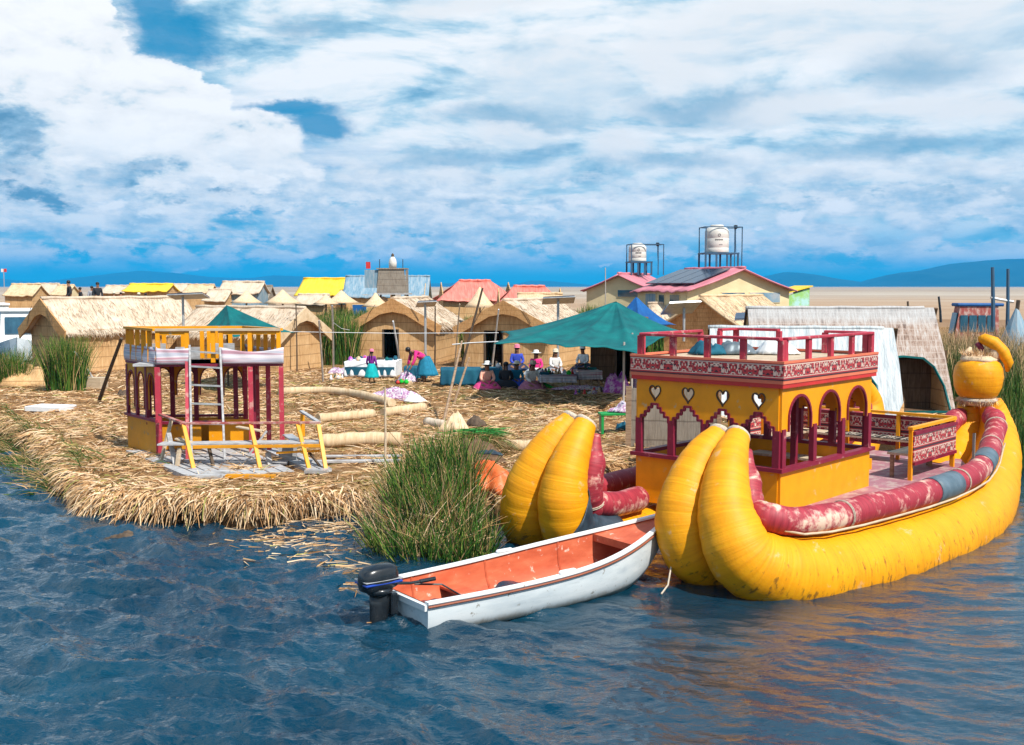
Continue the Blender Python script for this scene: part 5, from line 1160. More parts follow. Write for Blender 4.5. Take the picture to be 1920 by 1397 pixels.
small_boat('dark hulled boat left behind the ridge of the long hut', 62, 590, 78, 3.4, 'black', 'boatwhite', 0, False)
small_boat('orange yellow boat with flag at the far left', 14, 562, 100, 6.5, 'yellow', 'yellow', 5, True, 'orangetarp')
small_boat('blue roofed boat with white hull behind the reeds on the right', 1818, 620, 54, 3.4, 'boatwhite', 'woodred', 175, True, 'bluetarp').scale = (1, 1, 1.95)
fl = thing('flag', 'small red and white flag on a thin mast at the far left', 'flag', (P(8, 540, 100).x, 100, 1.5))
MB().tube([(0, 0, 0), (0, 0, 4.1)], .03, 5).build('mast', Mt['pole'], fl); MB().box((.15, 0, 3.95), (.25, .02, .3)).build('red_stripe', Mt['redp'], fl); MB().box((-.1, 0, 3.95), (.25, .022, .3)).build('white_stripe', Mt['whitecloth'], fl)
tp = thing('canvas_tipi', 'grey canvas tipi at the right edge above the reeds', 'tent', (P(1905, 620, 40).x, 40, .6))
MB().lathe([(1.1, 0), (.75, .9), (.35, 1.9), (.05, 2.6)], (0, 0, 0), 10, wob=.03).build('canvas', Mt['blueroof'], tp); MB().tube([(0, 0, 2.4), (.05, 0, 2.9)], .07, 6).build('pole_tip', Mt['wooddark'], tp)

# ---------------------------------------------------------------- poles, lines, solar panels
def pole(label, a, b, Y, r=.035, mat='pole', nm='pole', zb=None, zlean=0):
    top = P(a[0], a[1], Y + zlean); bot = G(b[0], b[1], .5) if zb is None else P(b[0], b[1], Y)
    if zb is None and abs(bot.y - Y) > 30: bot = P(b[0], b[1], Y)
    o = MB().tube([bot - Vector((0, 0, .1)), bot.lerp(top, .4) + Vector((.01, 0, 0)), top], [r * 1.1, r, r * .85], 7).build(nm, Mt[mat], None, loc=bot)
    tag(o, label, 'pole')
    return o
pole('thin grey pole leaning left of the vendor in purple', (598, 601), (606, 716), 39)
pole('dark upright pole in front of the reed hut gable behind the teal canopy', (555, 572), (557, 697), 45, .03, 'wooddark')
pole('silvery upright pole among the tall reeds', (623, 573), (625, 692), 45, .045, 'silver')
pole('white pole leaning before the dark hut doorway', (737, 602), (752, 694), 44, .04, 'whitecloth')
pole('short white stick left of the doorway hut', (669, 628), (661, 676), 50, .03, 'whitecloth')
pole('thin dark pole at the right corner of the doorway hut', (816, 574), (815, 700), 43, .03, 'wooddark')
pole('crooked dark branch rising before the red roofs', (905, 540), (862, 700), 44, .05, 'wooddark')
pole('pale stick left of the dark gable hut', (862, 570), (851, 700), 42, .03, 'woodpale')
pole('long brown stick standing behind the cut reed pile', (866, 640), (827, 806), 31, .035, 'wood', zlean=.6)
pole('shorter brown stick right of its taller neighbour', (880, 670), (850, 756), 33, .035, 'wood', zlean=.3)
pole('pale pole before the dark gable hut', (935, 580), (922, 690), 45, .035, 'whitecloth')
pole('thin stake at the edge of the front reed clump', (722, 726), (722, 878), 21, .022, 'woodpale')
pole('dark mossy pole leaning beside the old boat cabin', (228, 634), (182, 756), 32, .055, 'wooddark', zlean=-1.0)
pole('short white stick leaning beside the tall reed tuft', (140, 660), (186, 726), 36, .035, 'whitecloth', zlean=.4)
pole('tall dark mooring pole left of its twin at the right', (1861, 501), (1862, 615), 50, .09, 'steelblue', zb=1)
pole('tall dark mooring pole right of its twin at the right', (1890, 504), (1889, 612), 50, .08, 'steelblue', zb=1)
pole('thin mast before the smaller cream house', (1135, 502), (1135, 585), 60, .03, 'pole', zb=1)
pole('short stake among the reeds above the netted shelter', (1702, 565), (1703, 600), 45, .05, 'wooddark', zb=1)
pole('bent black stake above the netted shelter', (1760, 556), (1764, 600), 45, .05, 'black', zb=1)
def line(label, pts, r=.012, mat='whitecloth'):
    o = MB().tube(pts, r, 5, caps=False).build('clothes_line', Mt[mat], None, loc=pts[0]); tag(o, label, 'line')
line('long white clothes line across the yard in front of the huts', [P(460, 620, 41), P(600, 623, 40.5), P(740, 625, 41), P(935, 624, 41)])
line('short white rope tied between sticks left of the teal canopy', [P(848, 646, 40), P(880, 643, 40), P(940, 640, 40)], .02)
line('rope sagging from the silvery pole to the doorway hut', [P(625, 605, 45), P(640, 616, 46), P(655, 619, 48)])
line('white rope slung between the two mooring poles', [P(1858, 558, 50), P(1875, 562, 50), P(1900, 566, 50)], .07)
def solar(label, px0, px1, y0, y1, Y, pxp, ybot, tilt=22, hdg=0):
    k = Y / 2050; w_ = (px1 - px0) * k; x = (px0 + px1) / 2; c = P(x, (y0 + y1) / 2, Y); bot = P(pxp, ybot, Y)
    t_ = thing('solar_panel', label, 'solar panel', (bot.x, Y, bot.z), R(hdg)); zc = c.z - bot.z; dx = c.x - bot.x
    th = R(tilt); MB().box((dx, 0, zc), (w_, 1.0, .05), ax=(Vector((1, 0, .04)).normalized(), Vector((0, math.cos(th), math.sin(th))), Vector((0, -math.sin(th), math.cos(th))))).build('panel', Mt['solar'], t_)
    MB().box((dx, -.02, zc - .03), (w_ + .05, 1.04, .03), ax=(Vector((1, 0, .04)).normalized(), Vector((0, math.cos(th), math.sin(th))), Vector((0, -math.sin(th), math.cos(th))))).build('panel_frame', Mt['silver'], t_)
    MB().tube([(0, 0, 0), (0, 0, zc - .03)], .05, 8).build('post', Mt['silver'], t_)
solar('solar panel on grey post at the right end of the long hut', 322, 386, 549, 560, 41, 344, 612, -10); solar('solar panel on post beside the doorway hut', 782, 816, 562, 576, 44, 798, 690, -12, 10)
solar('solar panel on post behind the dark gable hut', 1018, 1076, 556, 568, 42, 1046, 690, -14); solar('solar panel on post left of the golden gable', 1246, 1306, 566, 586, 40, 1282, 640, -25, 12)
solar('solar panel lying against the tan roof above the railing', 1380, 1446, 582, 602, 42, 1410, 640, 12, -14)

# ---------------------------------------------------------------- ground props
def roll(label, pix, r=.15, mat='roof_tan', z=.5):
    pts = []
    for q in pix: g = G(q[0], q[1], z + .1); pts.append(Vector((g.x, g.y, gz(g.x, g.y) + r * .75)))
    S_ = spline([tuple(p) for p in pts], 14); o = MB().tube([Vector(s_) for s_ in S_], [r * (1 + .06 * math.sin(i * 1.7)) for i in range(14)], 12).build('reed_roll', Mt[mat], None, loc=pts[0], smooth=True)
    tag(o, label, 'reed roll')
roll('long curved reed roll farthest back on the straw', [(522, 735), (600, 733), (660, 738), (700, 748), (735, 758)], .13); roll('straight reed roll in the middle with broken end', [(596, 786), (700, 776)], .13)
roll('short pale reed roll right of the broken one', [(718, 774), (795, 765)], .13); roll('thick reed roll nearest the front clump', [(602, 827), (680, 824), (752, 824)], .16)
roll('lone reed roll near the bow of the left reed hull', [(925, 830), (960, 836), (1005, 838)], .13); roll('stubby reed roll behind the cut reed pile', [(800, 790), (870, 800)], .12, 'roof_pale')
def slab(label, px, py, size, rz, mat='styro', nm='board', tilt=0, lift=.06):
    g = G(px, py, .6); o = MB().box((0, 0, 0), size).build(nm, Mt[mat], None, bevel=.01); o.location = (g.x, g.y, gz(g.x, g.y) + size[2] / 2 + lift * .3); o.rotation_euler = (R(tilt), 0, R(rz)); tag(o, label, 'board')
slab('pale foam slab lying on the straw at the far left', 95, 762, (1.15, .75, .14), -14, 'styro', 'foam_slab'); slab('long grey plank on the straw right of the old boat cabin', 660, 862, (1.9, .10, .06), 4, 'woodgrey')
slab('thin grey plank behind the longer one', 680, 851, (1.6, .07, .05), 2, 'woodgrey'); slab('white board by the left wall of the big boat cabin', 1188, 874, (.6, .5, .04), -6, 'whitecloth')
slab('grey board behind the white board near the big boat', 1165, 864, (.7, .12, .05), 3, 'woodgrey')
bx = MB().box((0, 0, .2), (.95, .5, .4)).build('wooden_box', Mt['woodpale'], None, bevel=.01); g_ = G(172, 728, .5); bx.location = (g_.x, g_.y, .48); bx.rotation_euler = (0, 0, R(-8)); tag(bx, 'plain wooden box between the reed tuft and the leaning pole', 'box')
# green bench
gb = thing('green_bench', 'low green painted bench by the left side of the big boat cabin', 'bench', tuple(G(1160, 812, .5)), R(6))
MB().box((0, 0, .47), (.95, .38, .06)).build('seat', Mt['greenp'], gb, bevel=.008)
for x in (-.42, .42):
    for y in (-.14, .14): MB().box((x, y, .22), (.06, .06, .44)).build('leg', Mt['greenp' if y < 0 else 'woodpale'], gb)
# crumpled cloths and tarps: lumpy sheets with thickness
def lump(label, cat, nm, px, py, sx, sy, sz, mat, seed=1, rz=0, z0=.47, parent=None, ragged=.18):
    g = G(px, py, .5); nx, ny = 22, 16
    def fn(a, b):
        X_, Y2 = a * 2 - 1, b * 2 - 1; rr_ = min(1, math.hypot(X_, Y2)); ang = math.atan2(Y2, X_); k = max(abs(X_), abs(Y2)); f = (k / (math.hypot(X_, Y2) + 1e-6))
        X3, Y3 = X_ * f, Y2 * f; e = 1 + ragged * float(fbm(np.array([math.cos(ang) * 1.5 + seed]), np.array([math.sin(ang) * 1.5 + seed]), 3, seed)[0]) * 2
        n_ = float(fbm(np.array([X3 * 2.2 + seed * 3]), np.array([Y3 * 2.2]), 4, seed)[0])
        rad = math.hypot(X3, Y3)
        return (X3 * sx / 2 * e, Y3 * sy / 2 * e, sz * max(0, (1 - rad ** 2.4)) * (.85 + .9 * n_) + .02)
    o = MB().grid(fn, nx, ny, .02).build(nm, Mt[mat], None, smooth=True); o.location = (g.x, g.y, max(gz(g.x, g.y), .4) if parent is None else z0); o.rotation_euler = (0, 0, R(rz))
    return tag(o, label, cat)
lump('heap of purple and white patterned cloth on the reed roll', 'cloth', 'cloth_heap', 738, 748, 2.0, .7, .34, 'mixcloth', 4, -6); lump('white cloth bundle at the right end of the patterned heap', 'cloth', 'cloth_bundle', 778, 753, .7, .4, .22, 'whitecloth', 6)
lump('bright green cloth spread beside the woman in the pink skirt', 'cloth', 'cloth_spread', 1012, 729, .95, .5, .22, 'greencloth', 7); lump('purple patterned cloth bundle right of the stall under the teal canopy', 'cloth', 'cloth_bundle', 1158, 742, .95, .6, .72, 'purplecloth', 9, ragged=.08)
lump('pinkish cloth heap at the left foot of the low blue counter', 'cloth', 'cloth_heap', 640, 700, 1.2, .6, .3, 'mixcloth', 12); lump('white and pink goods spread on the ground under the stall', 'cloth', 'goods_spread', 1095, 735, 1.9, .5, .16, 'mixcloth', 14)
lump('dark bundle of goods beside the woman in pink', 'cloth', 'cloth_heap', 762, 718, .8, .5, .35, 'mixcloth', 15); lump('pile of dark goods stacked right of the purple bundle', 'goods', 'goods_pile', 1196, 735, .6, .6, .7, 'mixcloth', 16)
lump('blue and dark goods under the green bench', 'goods', 'goods_pile', 1172, 806, .5, .3, .32, 'navy', 17); lump('grey clothes bundle on top of the green bench', 'cloth', 'cloth_bundle', 1168, 812, .7, .4, .22, 'mixcloth', 19).location.z = 1.0
lump('dark brown sod of roots behind the cut reed pile', 'sod', 'root_sod', 893, 800, .55, .4, .22, 'wooddark', 21); lump('pale dry root lump beside the brown sod', 'sod', 'root_sod', 852, 806, .85, .6, .4, 'cone', 22)
lump('mound of dry brown reed roots left of the tall reed tuft', 'mound', 'reed_mound', 55, 722, 2.4, 1.6, .75, 'mat_tan', 24, 10); lump('dark damp mound under the cut green reeds', 'mound', 'reed_mound', 895, 866, 1.15, .8, .45, 'mat_dark', 25)
lump('small brown sod on the straw left of the old boat cabin', 'sod', 'root_sod', 230, 744, .4, .3, .2, 'wooddark', 27)
ot = lump('crumpled orange tarp wedged between reeds and the left reed hull', 'tarp', 'orange_tarp', 905, 930, 1.15, .9, .28, 'orangetarp', 31, -28, ragged=.3); ot.location.z = .72; ot.location.x += .12; ot.rotation_euler = (R(14), R(6), R(-28))
o2 = lump('dark strip of plastic lying on the orange tarp', 'plastic', 'plastic_strip', 908, 915, .5, .16, .08, 'darktarp', 32, -30); o2.location.z = 1.08; o2.location.x += .12
def sod():
    V_, F_ = None, None
lump('dark sodden clump of reeds floating off the island edge', 'clump', 'floating_clump', 238, 1012, .75, .3, .12, 'wooddark', 35).location = tuple(G(238, 1014, 0.02))
# stalls and counters
def counter(label, px0, px1, py, Y, h, D, mat, top=None, rz=0, legs=False):
    k = Y / 2050; w_ = (px1 - px0) * k; t_ = thing('stall_counter', label, 'counter', ((px0 + px1) / 2 * k - 960 * k, Y, .5), R(rz))
    def fn(a, b):
        # cloth: top then front fall
        x = (a - .5) * w_
        if b < .5: return (x, D / 2 - D * (b / .5), h + .012 * math.sin(a * 17) * math.sin(b * 20))
        q = (b - .5) / .5; return (x + .01 * math.sin(q * 6 + a * 20), -D / 2 - .02 - .05 * q - .035 * q * math.sin(a * 40 + math.sin(a * 9) * 2), h - q * (h - (.06 if not legs else h * .55)))
    MB().grid(fn, 48, 16, .012).build('cover_cloth', Mt[mat], t_, smooth=True)
    for s_ in (-1, 1): MB().panel([[(-D / 2 + .01, .06 if not legs else h * .5), (D / 2, .06 if not legs else h * .5), (D / 2, h - .01), (-D / 2 + .01, h - .01)]], (s_ * (w_ / 2 - .01), 0, 0), (0, 1, 0), .012).build('side_cloth', Mt[mat], t_)
    if legs:
        for x in (-w_ / 2 + .08, w_ / 2 - .08):
            for y in (-D / 2 + .06, D / 2 - .06): MB().box((x, y, h / 2), (.05, .05, h - .04)).build('leg', Mt['wood'], t_)
    else: MB().box((0, 0, h / 2 - .02), (w_ - .06, D - .06, h - .06)).build('table_body', Mt['wood'], t_)
    return t_
counter('long navy covered counter in front of the dark gable hut', 826, 942, 718, 38.6, .62, .9, 'navy', rz=2)
cw_ = counter('white topped stall table behind the vendor in purple', 652, 748, 702, 42.5, .62, 1.6, 'whitecloth', rz=-3); MB().box((0, -.86, .28), (1.9, .03, .3)).build('blue_skirting', Mt['navy'], cw_)
counter('pink cloth stall table at the right of the seated vendors', 1012, 1080, 712, 37.2, .50, 1.0, 'stripe_cloth', legs=True); counter('tilted pink and white display table left of the dark hut', 1076, 1122, 706, 37.6, .62, .9, 'stripe_cloth', rz=14, legs=True)
counter('dark low trestle behind the woman in pink', 758, 800, 700, 41, .5, .7, 'navy')
rr2 = random.Random(5)
def wares(lbl, px0, px1, Y, z, D, n, cat='wares'):
    """little goods laid out for sale: dolls, jars and folded cloths"""
    k = Y / 2050
    for i in range(n):
        x = (rr2.uniform(px0, px1) - 960) * k; y = Y + rr2.uniform(-D / 2, D / 2) * .8; s_ = rr2.uniform(.06, .11); kind = rr2.choice(('jar', 'doll', 'fold'))
        mm = Mt[rr2.choice(['mixcloth', 'purplecloth', 'redp', 'whitecloth', 'cone', 'navy', 'greencloth', 'teal', 'wooddark'])]; m = MB()
        if kind == 'jar': m.lathe([(s_ * .5, 0), (s_ * .9, s_ * .5), (s_ * .8, s_ * 1.1), (s_ * .4, s_ * 1.4), (s_ * .5, s_ * 1.6)], (0, 0, 0), 10)
        elif kind == 'doll': m.lathe([(s_ * .8, 0), (s_ * .45, s_ * 1.2), (s_ * .3, s_ * 1.3), (s_ * .42, s_ * 1.7), (s_ * .1, s_ * 2.1)], (0, 0, 0), 9)
        else:
            m.box((0, 0, s_ * .3), (s_ * 3, s_ * 2, s_ * .5), rr2.uniform(0, 3)); m.box((0, 0, s_ * .75), (s_ * 2.7, s_ * 1.8, s_ * .35), rr2.uniform(0, .3))
        o = m.build({'jar': 'clay_jar', 'doll': 'small_doll', 'fold': 'folded_cloth'}[kind], mm, None, smooth=kind != 'fold'); o.location = (x, y, z)
        tag(o, 'small souvenir laid out ' + lbl, cat, 'souvenirs laid out ' + lbl)
wares('on the white topped stall table', 655, 745, 42.5, 1.13, 1.5, 14); wares('on the long navy counter', 900, 940, 38.7, 1.13, .7, 6); wares('on the pink cloth stall table', 1015, 1076, 37.2, 1.01, .8, 12)
wares('on the ground before the purple bundle', 1080, 1135, 35.2, .52, .9, 14); wares('on the straw beside the woman in pink', 740, 775, 39.0, .52, .6, 6)
wares('on the ground left of the white stall', 618, 650, 41, .52, 1.0, 8); wares('on the tilted display table', 1080, 1118, 37.6, 1.13, .7, 6)
# things lying on the roof deck of the big boat
for i, (lx, ly, s_, mt_, lb) in enumerate(((1.3, 2.1, .30, 'navy', 'dark bag lying on the roof deck of the big boat, leftmost'), (1.75, 1.8, .34, 'metalgrey', 'grey crumpled bag on the roof deck of the big boat, in the middle'), (2.2, 1.3, .36, 'whitecloth', 'white folded bag on the roof deck of the big boat, rightmost'))):
    o = lump(lb, 'bag', 'cloth_bag', 1300, 800, s_ * 2.2, s_ * 1.4, s_ * .7, mt_, 40 + i); o.location = boat.matrix_basis @ Vector((lx, ly, 2.83))

rs = thing('reed_screen', 'weathered grey reed screen standing on the shore behind the left part of the cabin', 'screen', (P(1270, 800, 23.4).x, 23.4, .5), R(-12))
MB().panel([[(-1.0, 0), (.85, 0), (.85, 1.32), (-1.0, 1.30)]], (0, 0, 0), (1, 0, 0), .07).build('reed_mat', Mt['mat_grey'], rs)
MB().box((-1.05, 0, .66), (.12, .1, 1.36)).build('edge_post', Mt['wood'], rs); MB().box((.88, 0, .66), (.09, .09, 1.36)).build('edge_post', Mt['wood'], rs)

# ---------------------------------------------------------------- people
SK = {}
def skin(n, c):
    SK[n] = paint('skin_' + n, c, .55, .08); return SK[n]
skin('brown', (.26, .12, .065))
Mt['hair'] = paint('black_hair', (.012, .010, .010), .45, .1)
cloth_c = {'purple': (.20, .02, .26), 'teal': (.0, .36, .38), 'pink': (.70, .03, .22), 'blue': (.01, .18, .30), 'white': (.72, .72, .70), 'peach': (.80, .40, .30), 'rose': (.70, .06, .22), 'black': (.02, .02, .025), 'royal': (.03, .06, .42), 'mauve': (.42, .14, .22), 'cream': (.72, .62, .46), 'pinkhat': (.72, .18, .28), 'green': (.02, .3, .08), 'navyc': (.02, .03, .07), 'red': (.55, .04, .05), 'greyc': (.3, .3, .33)}
for k_, c_ in cloth_c.items(): Mt['c_' + k_] = paint('cloth_' + k_, c_, .85, .22, scale=9)
def skel_obj(name, verts, edges, mat, parent, root=0, sub=1):
    me = bpy.data.meshes.new(name); me.from_pydata([v[:3] for v in verts], edges, []); me.materials.append(mat)
    o = bpy.data.objects.new(name, me); COL.objects.link(o); o.parent = parent
    sk = o.modifiers.new('skin', 'SKIN'); sk.use_smooth_shade = True
    me.skin_vertices.new() if not me.skin_vertices else None
    for i, v in enumerate(verts):
        d = me.skin_vertices[0].data[i]; r = v[3]; d.radius = (r, r) if not isinstance(r, tuple) else r; d.use_root = (i == root)
    sb = o.modifiers.new('sub', 'SUBSURF'); sb.levels = sub; sb.render_levels = sub
    return o
def person(label, px, py, pose, h, facing, top, skirt, hat=None, hatm='c_white', braid=True, z=None, scale_w=1.0, Y=None, bottom='skirt', group=None):
    """px, py: where the feet or the seat touch the ground; facing in degrees, 0 = towards the camera"""
    g = G(px, py, .5) if Y is None else Vector(((px - 960) * Y / FPX, Y, .5)); zz = .5 if z is None else z
    t_ = thing('person', label, 'person', (g.x, g.y, zz), R(facing), group); s = h / 1.55
    if pose == 'stand': pel, ch, nk, hd = (0, 0, .82), (0, .01, 1.18), (0, .0, 1.31), (0, -.02, 1.40)
    elif pose == 'bend': pel, ch, nk, hd = (0, .10, .84), (0, -.30, 1.06), (0, -.42, 1.12), (0, -.52, 1.14)
    else: pel, ch, nk, hd = (0, .05, .14), (0, -.01, .50), (0, -.04, .63), (0, -.07, .72)
    pel, ch, nk, hd = map(Vector, (pel, ch, nk, hd)); up = (nk - ch).normalized(); hv = (hd - nk).normalized()
    V_ = [(*pel, .13), (*pel.lerp(ch, .5), .11), (*ch, .125), (*nk, .05), (*(hd + hv * .0), .072), (*(hd + hv * .085), .078), (*(hd + hv * .15), .045)]; E_ = [(0, 1), (1, 2), (2, 3), (3, 4), (4, 5), (5, 6)]
    V_.append((*(hd + Vector((0, -.078, .02))), .018)); E_.append((4, 7))
    for sx in (-1, 1):
        sh = ch + Vector((sx * .17, 0, 0)) + up * .06
        if pose == 'stand': el, wr = sh + Vector((sx * .07, .02, -.25)), sh + Vector((sx * .04, -.14, -.44))
        elif pose == 'bend': el, wr = sh + Vector((sx * .03, -.06, -.26)), sh + Vector((-sx * .03, -.16, -.48))
        else: el, wr = sh + Vector((sx * .06, -.08, -.22)), sh + Vector((-sx * .07, -.27, -.30))
        i = len(V_); d = (wr - el).normalized(); pm = wr + d * .06
        V_ += [(*sh, .052), (*el, .038), (*wr, .024), (*pm, .03)]; E_ += [(2, i), (i, i + 1), (i + 1, i + 2), (i + 2, i + 3)]
        sd = d.cross(Vector((0, 1, .3))).normalized()
        for f_ in range(4):
            fl_ = (.055, .065, .06, .045)[f_]; b0 = pm + sd * (.026 - .0175 * f_) + d * .02; j = len(V_); V_ += [(*b0, .009), (*(b0 + d * fl_ + Vector((0, -.012, 0))), .007)]; E_ += [(i + 3, j), (j, j + 1)]
        j = len(V_); V_.append((*(wr + d * .045 + sd * .05 * sx), .010)); E_.append((i + 2, j))
        hp = pel + Vector((sx * .08, 0, -.04))
        if pose == 'sit': kn, an, to = Vector((sx * .24, -.34, .16)), Vector((sx * .04, -.46, .07)), Vector((-sx * .10, -.50, .05))
        elif pose == 'bend': kn, an, to = Vector((sx * .1, -.02, .45)), Vector((sx * .1, .05, .08)), Vector((sx * .1, -.1, .035))
        else: kn, an, to = Vector((sx * .08, -.03 - sx * .05, .45)), Vector((sx * .08, sx * .10, .08)), Vector((sx * .08, -.13 + sx * .10, .035))
        i = len(V_); V_ += [(*hp, .09), (*kn, .058), (*an, .036), (*to, .034)]; E_ += [(0, i), (i, i + 1), (i + 1, i + 2), (i + 2, i + 3)]
    sc_ = lambda L_: [tuple(c * s for c in v[:3]) + (v[3] * s,) for v in L_]
    skel_obj('body', sc_(V_), E_, SK['brown'], t_)
    # blouse over trunk and arms
    B_ = [(*pel, .15), (*pel.lerp(ch, .5), .135), (*ch, .15), (*(ch + up * .09), .085)]; F_ = [(0, 1), (1, 2), (2, 3)]; k = 7
    idx = [8, 8 + 17]
    for q, sx in enumerate((-1, 1)):
        i0_ = 8 + q * (4 + 8 + 1 + 4); sh, el, wr = [Vector(V_[i0_ + j][:3]) for j in range(3)]; i = len(B_)
        B_ += [(*sh, .072), (*el, .056), (*el.lerp(wr, .85), .048)]; F_ += [(2, i), (i, i + 1), (i + 1, i + 2)]
    skel_obj('blouse', sc_(B_), F_, Mt[top], t_)
    m = MB()
    def T(p): return tuple(c * s for c in p)
    if pose == 'sit':
        def fn(a, b):
            th = a * 2 * math.pi; r = .15 + .33 * b ** .8 + .02 * math.sin(th * 7) * b; return T((math.cos(th) * r, .05 + math.sin(th) * r * (1.15 if math.sin(th) < 0 else .7) - .10 * b, .26 * (1 - b) ** 1.3 + .015 + .06 * math.sin(b * 3.1)))
        m.grid(fn, 28, 8, .008)
    else:
        y0 = pel.y; hem = .26 if bottom == 'skirt' else .1
        def fn(a, b):
            th = a * 2 * math.pi; r = .145 + (.20 + (.05 if pose == 'bend' else 0)) * b ** .8 + .018 * math.sin(th * 9 + 1) * b; return T((math.cos(th) * r, y0 + math.sin(th) * r + (.08 * b if pose == 'bend' else 0), .93 - (.93 - hem) * b))
        m.grid(fn, 32, 8, .008)
    if bottom == 'skirt': m.build('skirt', Mt[skirt], t_, smooth=True)
    else:
        for sx, i0_ in ((-1, 8 + 13), (1, 8 + 17 + 13)):
            hp, kn, an = [Vector(V_[i0_ + j][:3]) * s for j in range(3)]; MB().tube([hp, kn, an], [.105 * s, .08 * s, .065 * s], 10).build('trouser_leg', Mt[skirt], t_, smooth=True)
    c = (hd + hv * .07) * s
    m = MB(); m.lathe([(.088 * s, -.03 * s), (.093 * s, .03 * s), (.075 * s, .085 * s), (.02 * s, .105 * s)], (c.x, c.y + .016 * s, c.z + .01 * s), 14); hr_ = m.build('hair', Mt['hair'], t_, smooth=True)
    if braid:
        for sx in (-1, 1): MB().tube([c + Vector((sx * .05, .07, -.02)) * s, c + Vector((sx * .06, .13, -.16)) * s, c + Vector((sx * .05, .15 if pose != 'bend' else .10, -.36)) * s], [.022 * s, .02 * s, .012 * s], 7).build('braid', Mt['hair'], hr_, smooth=True)
    for sx in (-1, 1): MB().lathe([(.001, -.006), (.009, 0), (.001, .006)], tuple(c + Vector((sx * .028, -.074, -.005)) * s), 6).build('eye', Mt['black'], t_)
    MB().box(tuple(c + Vector((0, -.077, -.055)) * s), (.04 * s, .008, .008)).build('mouth', Mt['woodred'], t_)
    if hat:
        q = [(.19, -.012), (.20, .0), (.105, .012), (.10, .05), (.09, .095), (.05, .11), (.01, .112)] if hat == 'brim' else [(.12, -.01), (.125, .0), (.10, .01), (.105, .06), (.085, .11), (.02, .125)]
        MB().lathe([(a * s, b * s) for a, b in q], (c.x, c.y, c.z + .045 * s), 18).build('hat', Mt[hatm], t_, smooth=True)
    return t_
person('person in purple top, teal skirt and pink hat walking away before the white stall', 697, 718, 'stand', 1.18, 165, 'c_purple', 'c_teal', 'bowl', 'c_pinkhat')
person('person in pink top and blue skirt bending over goods', 793, 718, 'bend', 1.62, -58, 'c_pink', 'c_blue')
person('person in peach shawl and rose skirt with white hat, leftmost seated vendor', 913, 729, 'sit', 1.6, 12, 'c_peach', 'c_rose', 'brim', 'c_white')
person('person dressed all in black seated with back turned', 948, 727, 'sit', 1.55, 170, 'c_black', 'c_black', None)
person('person in blue and pink with tan hat seated behind the one in black', 968, 724, 'sit', 1.5, 15, 'c_blue', 'c_royal', 'brim', 'c_cream')
person('person in royal blue jacket and pink hat seated highest in the group', 969, 712, 'sit', 1.62, 5, 'c_royal', 'c_navyc', 'bowl', 'c_pinkhat', z=.85)
person('person in white shawl and mauve skirt seated beside the green cloth', 997, 730, 'sit', 1.65, 25, 'c_white', 'c_mauve', 'brim', 'c_cream')
person('person in pink blouse with large white hat behind the pink table', 1005, 716, 'sit', 1.55, 0, 'c_pink', 'c_white', 'brim', 'c_white', z=.75)
person('person in white clothes with dark hair leaning at the pink table', 1040, 710, 'sit', 1.55, 20, 'c_white', 'c_greyc', 'bowl', 'c_cream', z=.7)
person('person in white shirt and white cap standing at the tilted table', 1094, 708, 'sit', 1.6, -30, 'c_white', 'c_navyc', 'bowl', 'c_white', z=.78, braid=False)
fz = .55
person('dark clothed onlooker standing tallest at the far left behind the long hut', 132, 0, 'stand', 1.75, -60, 'c_black', 'c_black', None, Y=60, z=2.55, bottom='trousers', braid=False)
person('short onlooker in black beside the tallest one beyond the long hut', 153, 0, 'stand', 1.38, -60, 'c_black', 'c_navyc', None, Y=60, z=2.55, braid=False)
person('onlooker in grey jacket beyond the long hut', 174, 0, 'stand', 1.45, 60, 'c_greyc', 'c_navyc', None, Y=60, z=2.55, braid=False)
person('onlooker in black standing second behind the long hut', 185, 0, 'stand', 1.65, 40, 'c_black', 'c_black', None, Y=60, z=2.55, bottom='trousers', braid=False)
plf = thing('viewing_deck', 'raised plank viewing deck carrying the onlookers beyond the long hut', 'deck', (P(158, 560, 60).x, 60, .5)); MB().box((0, 0, 2.0), (3.4, 2.4, .1)).build('deck_boards', Mt['woodgrey'], plf)
for x in (-1.6, 1.6):
    for y in (-1.1, 1.1): MB().box((x, y, .97), (.12, .12, 1.95)).build('leg', Mt['wood'], plf)
person('person in purple top and jeans far off between hut and teal canopy', 382, 0, 'stand', 1.6, 20, 'c_purple', 'c_blue', None, Y=62, z=.6, bottom='trousers')
person('person in dark clothes beside the far one in purple', 372, 0, 'stand', 1.6, 0, 'c_black', 'c_black', None, Y=64, z=.6, bottom='trousers')
person('person in red far left near the yellow boat', 76, 0, 'stand', 1.6, 0, 'c_red', 'c_navyc', None, Y=88, z=.6, bottom='trousers', braid=False)
person('person in pink far off near the tan distant hut', 95, 0, 'stand', 1.6, 0, 'c_pinkhat', 'c_navyc', None, Y=90, z=.6, bottom='trousers', braid=False)

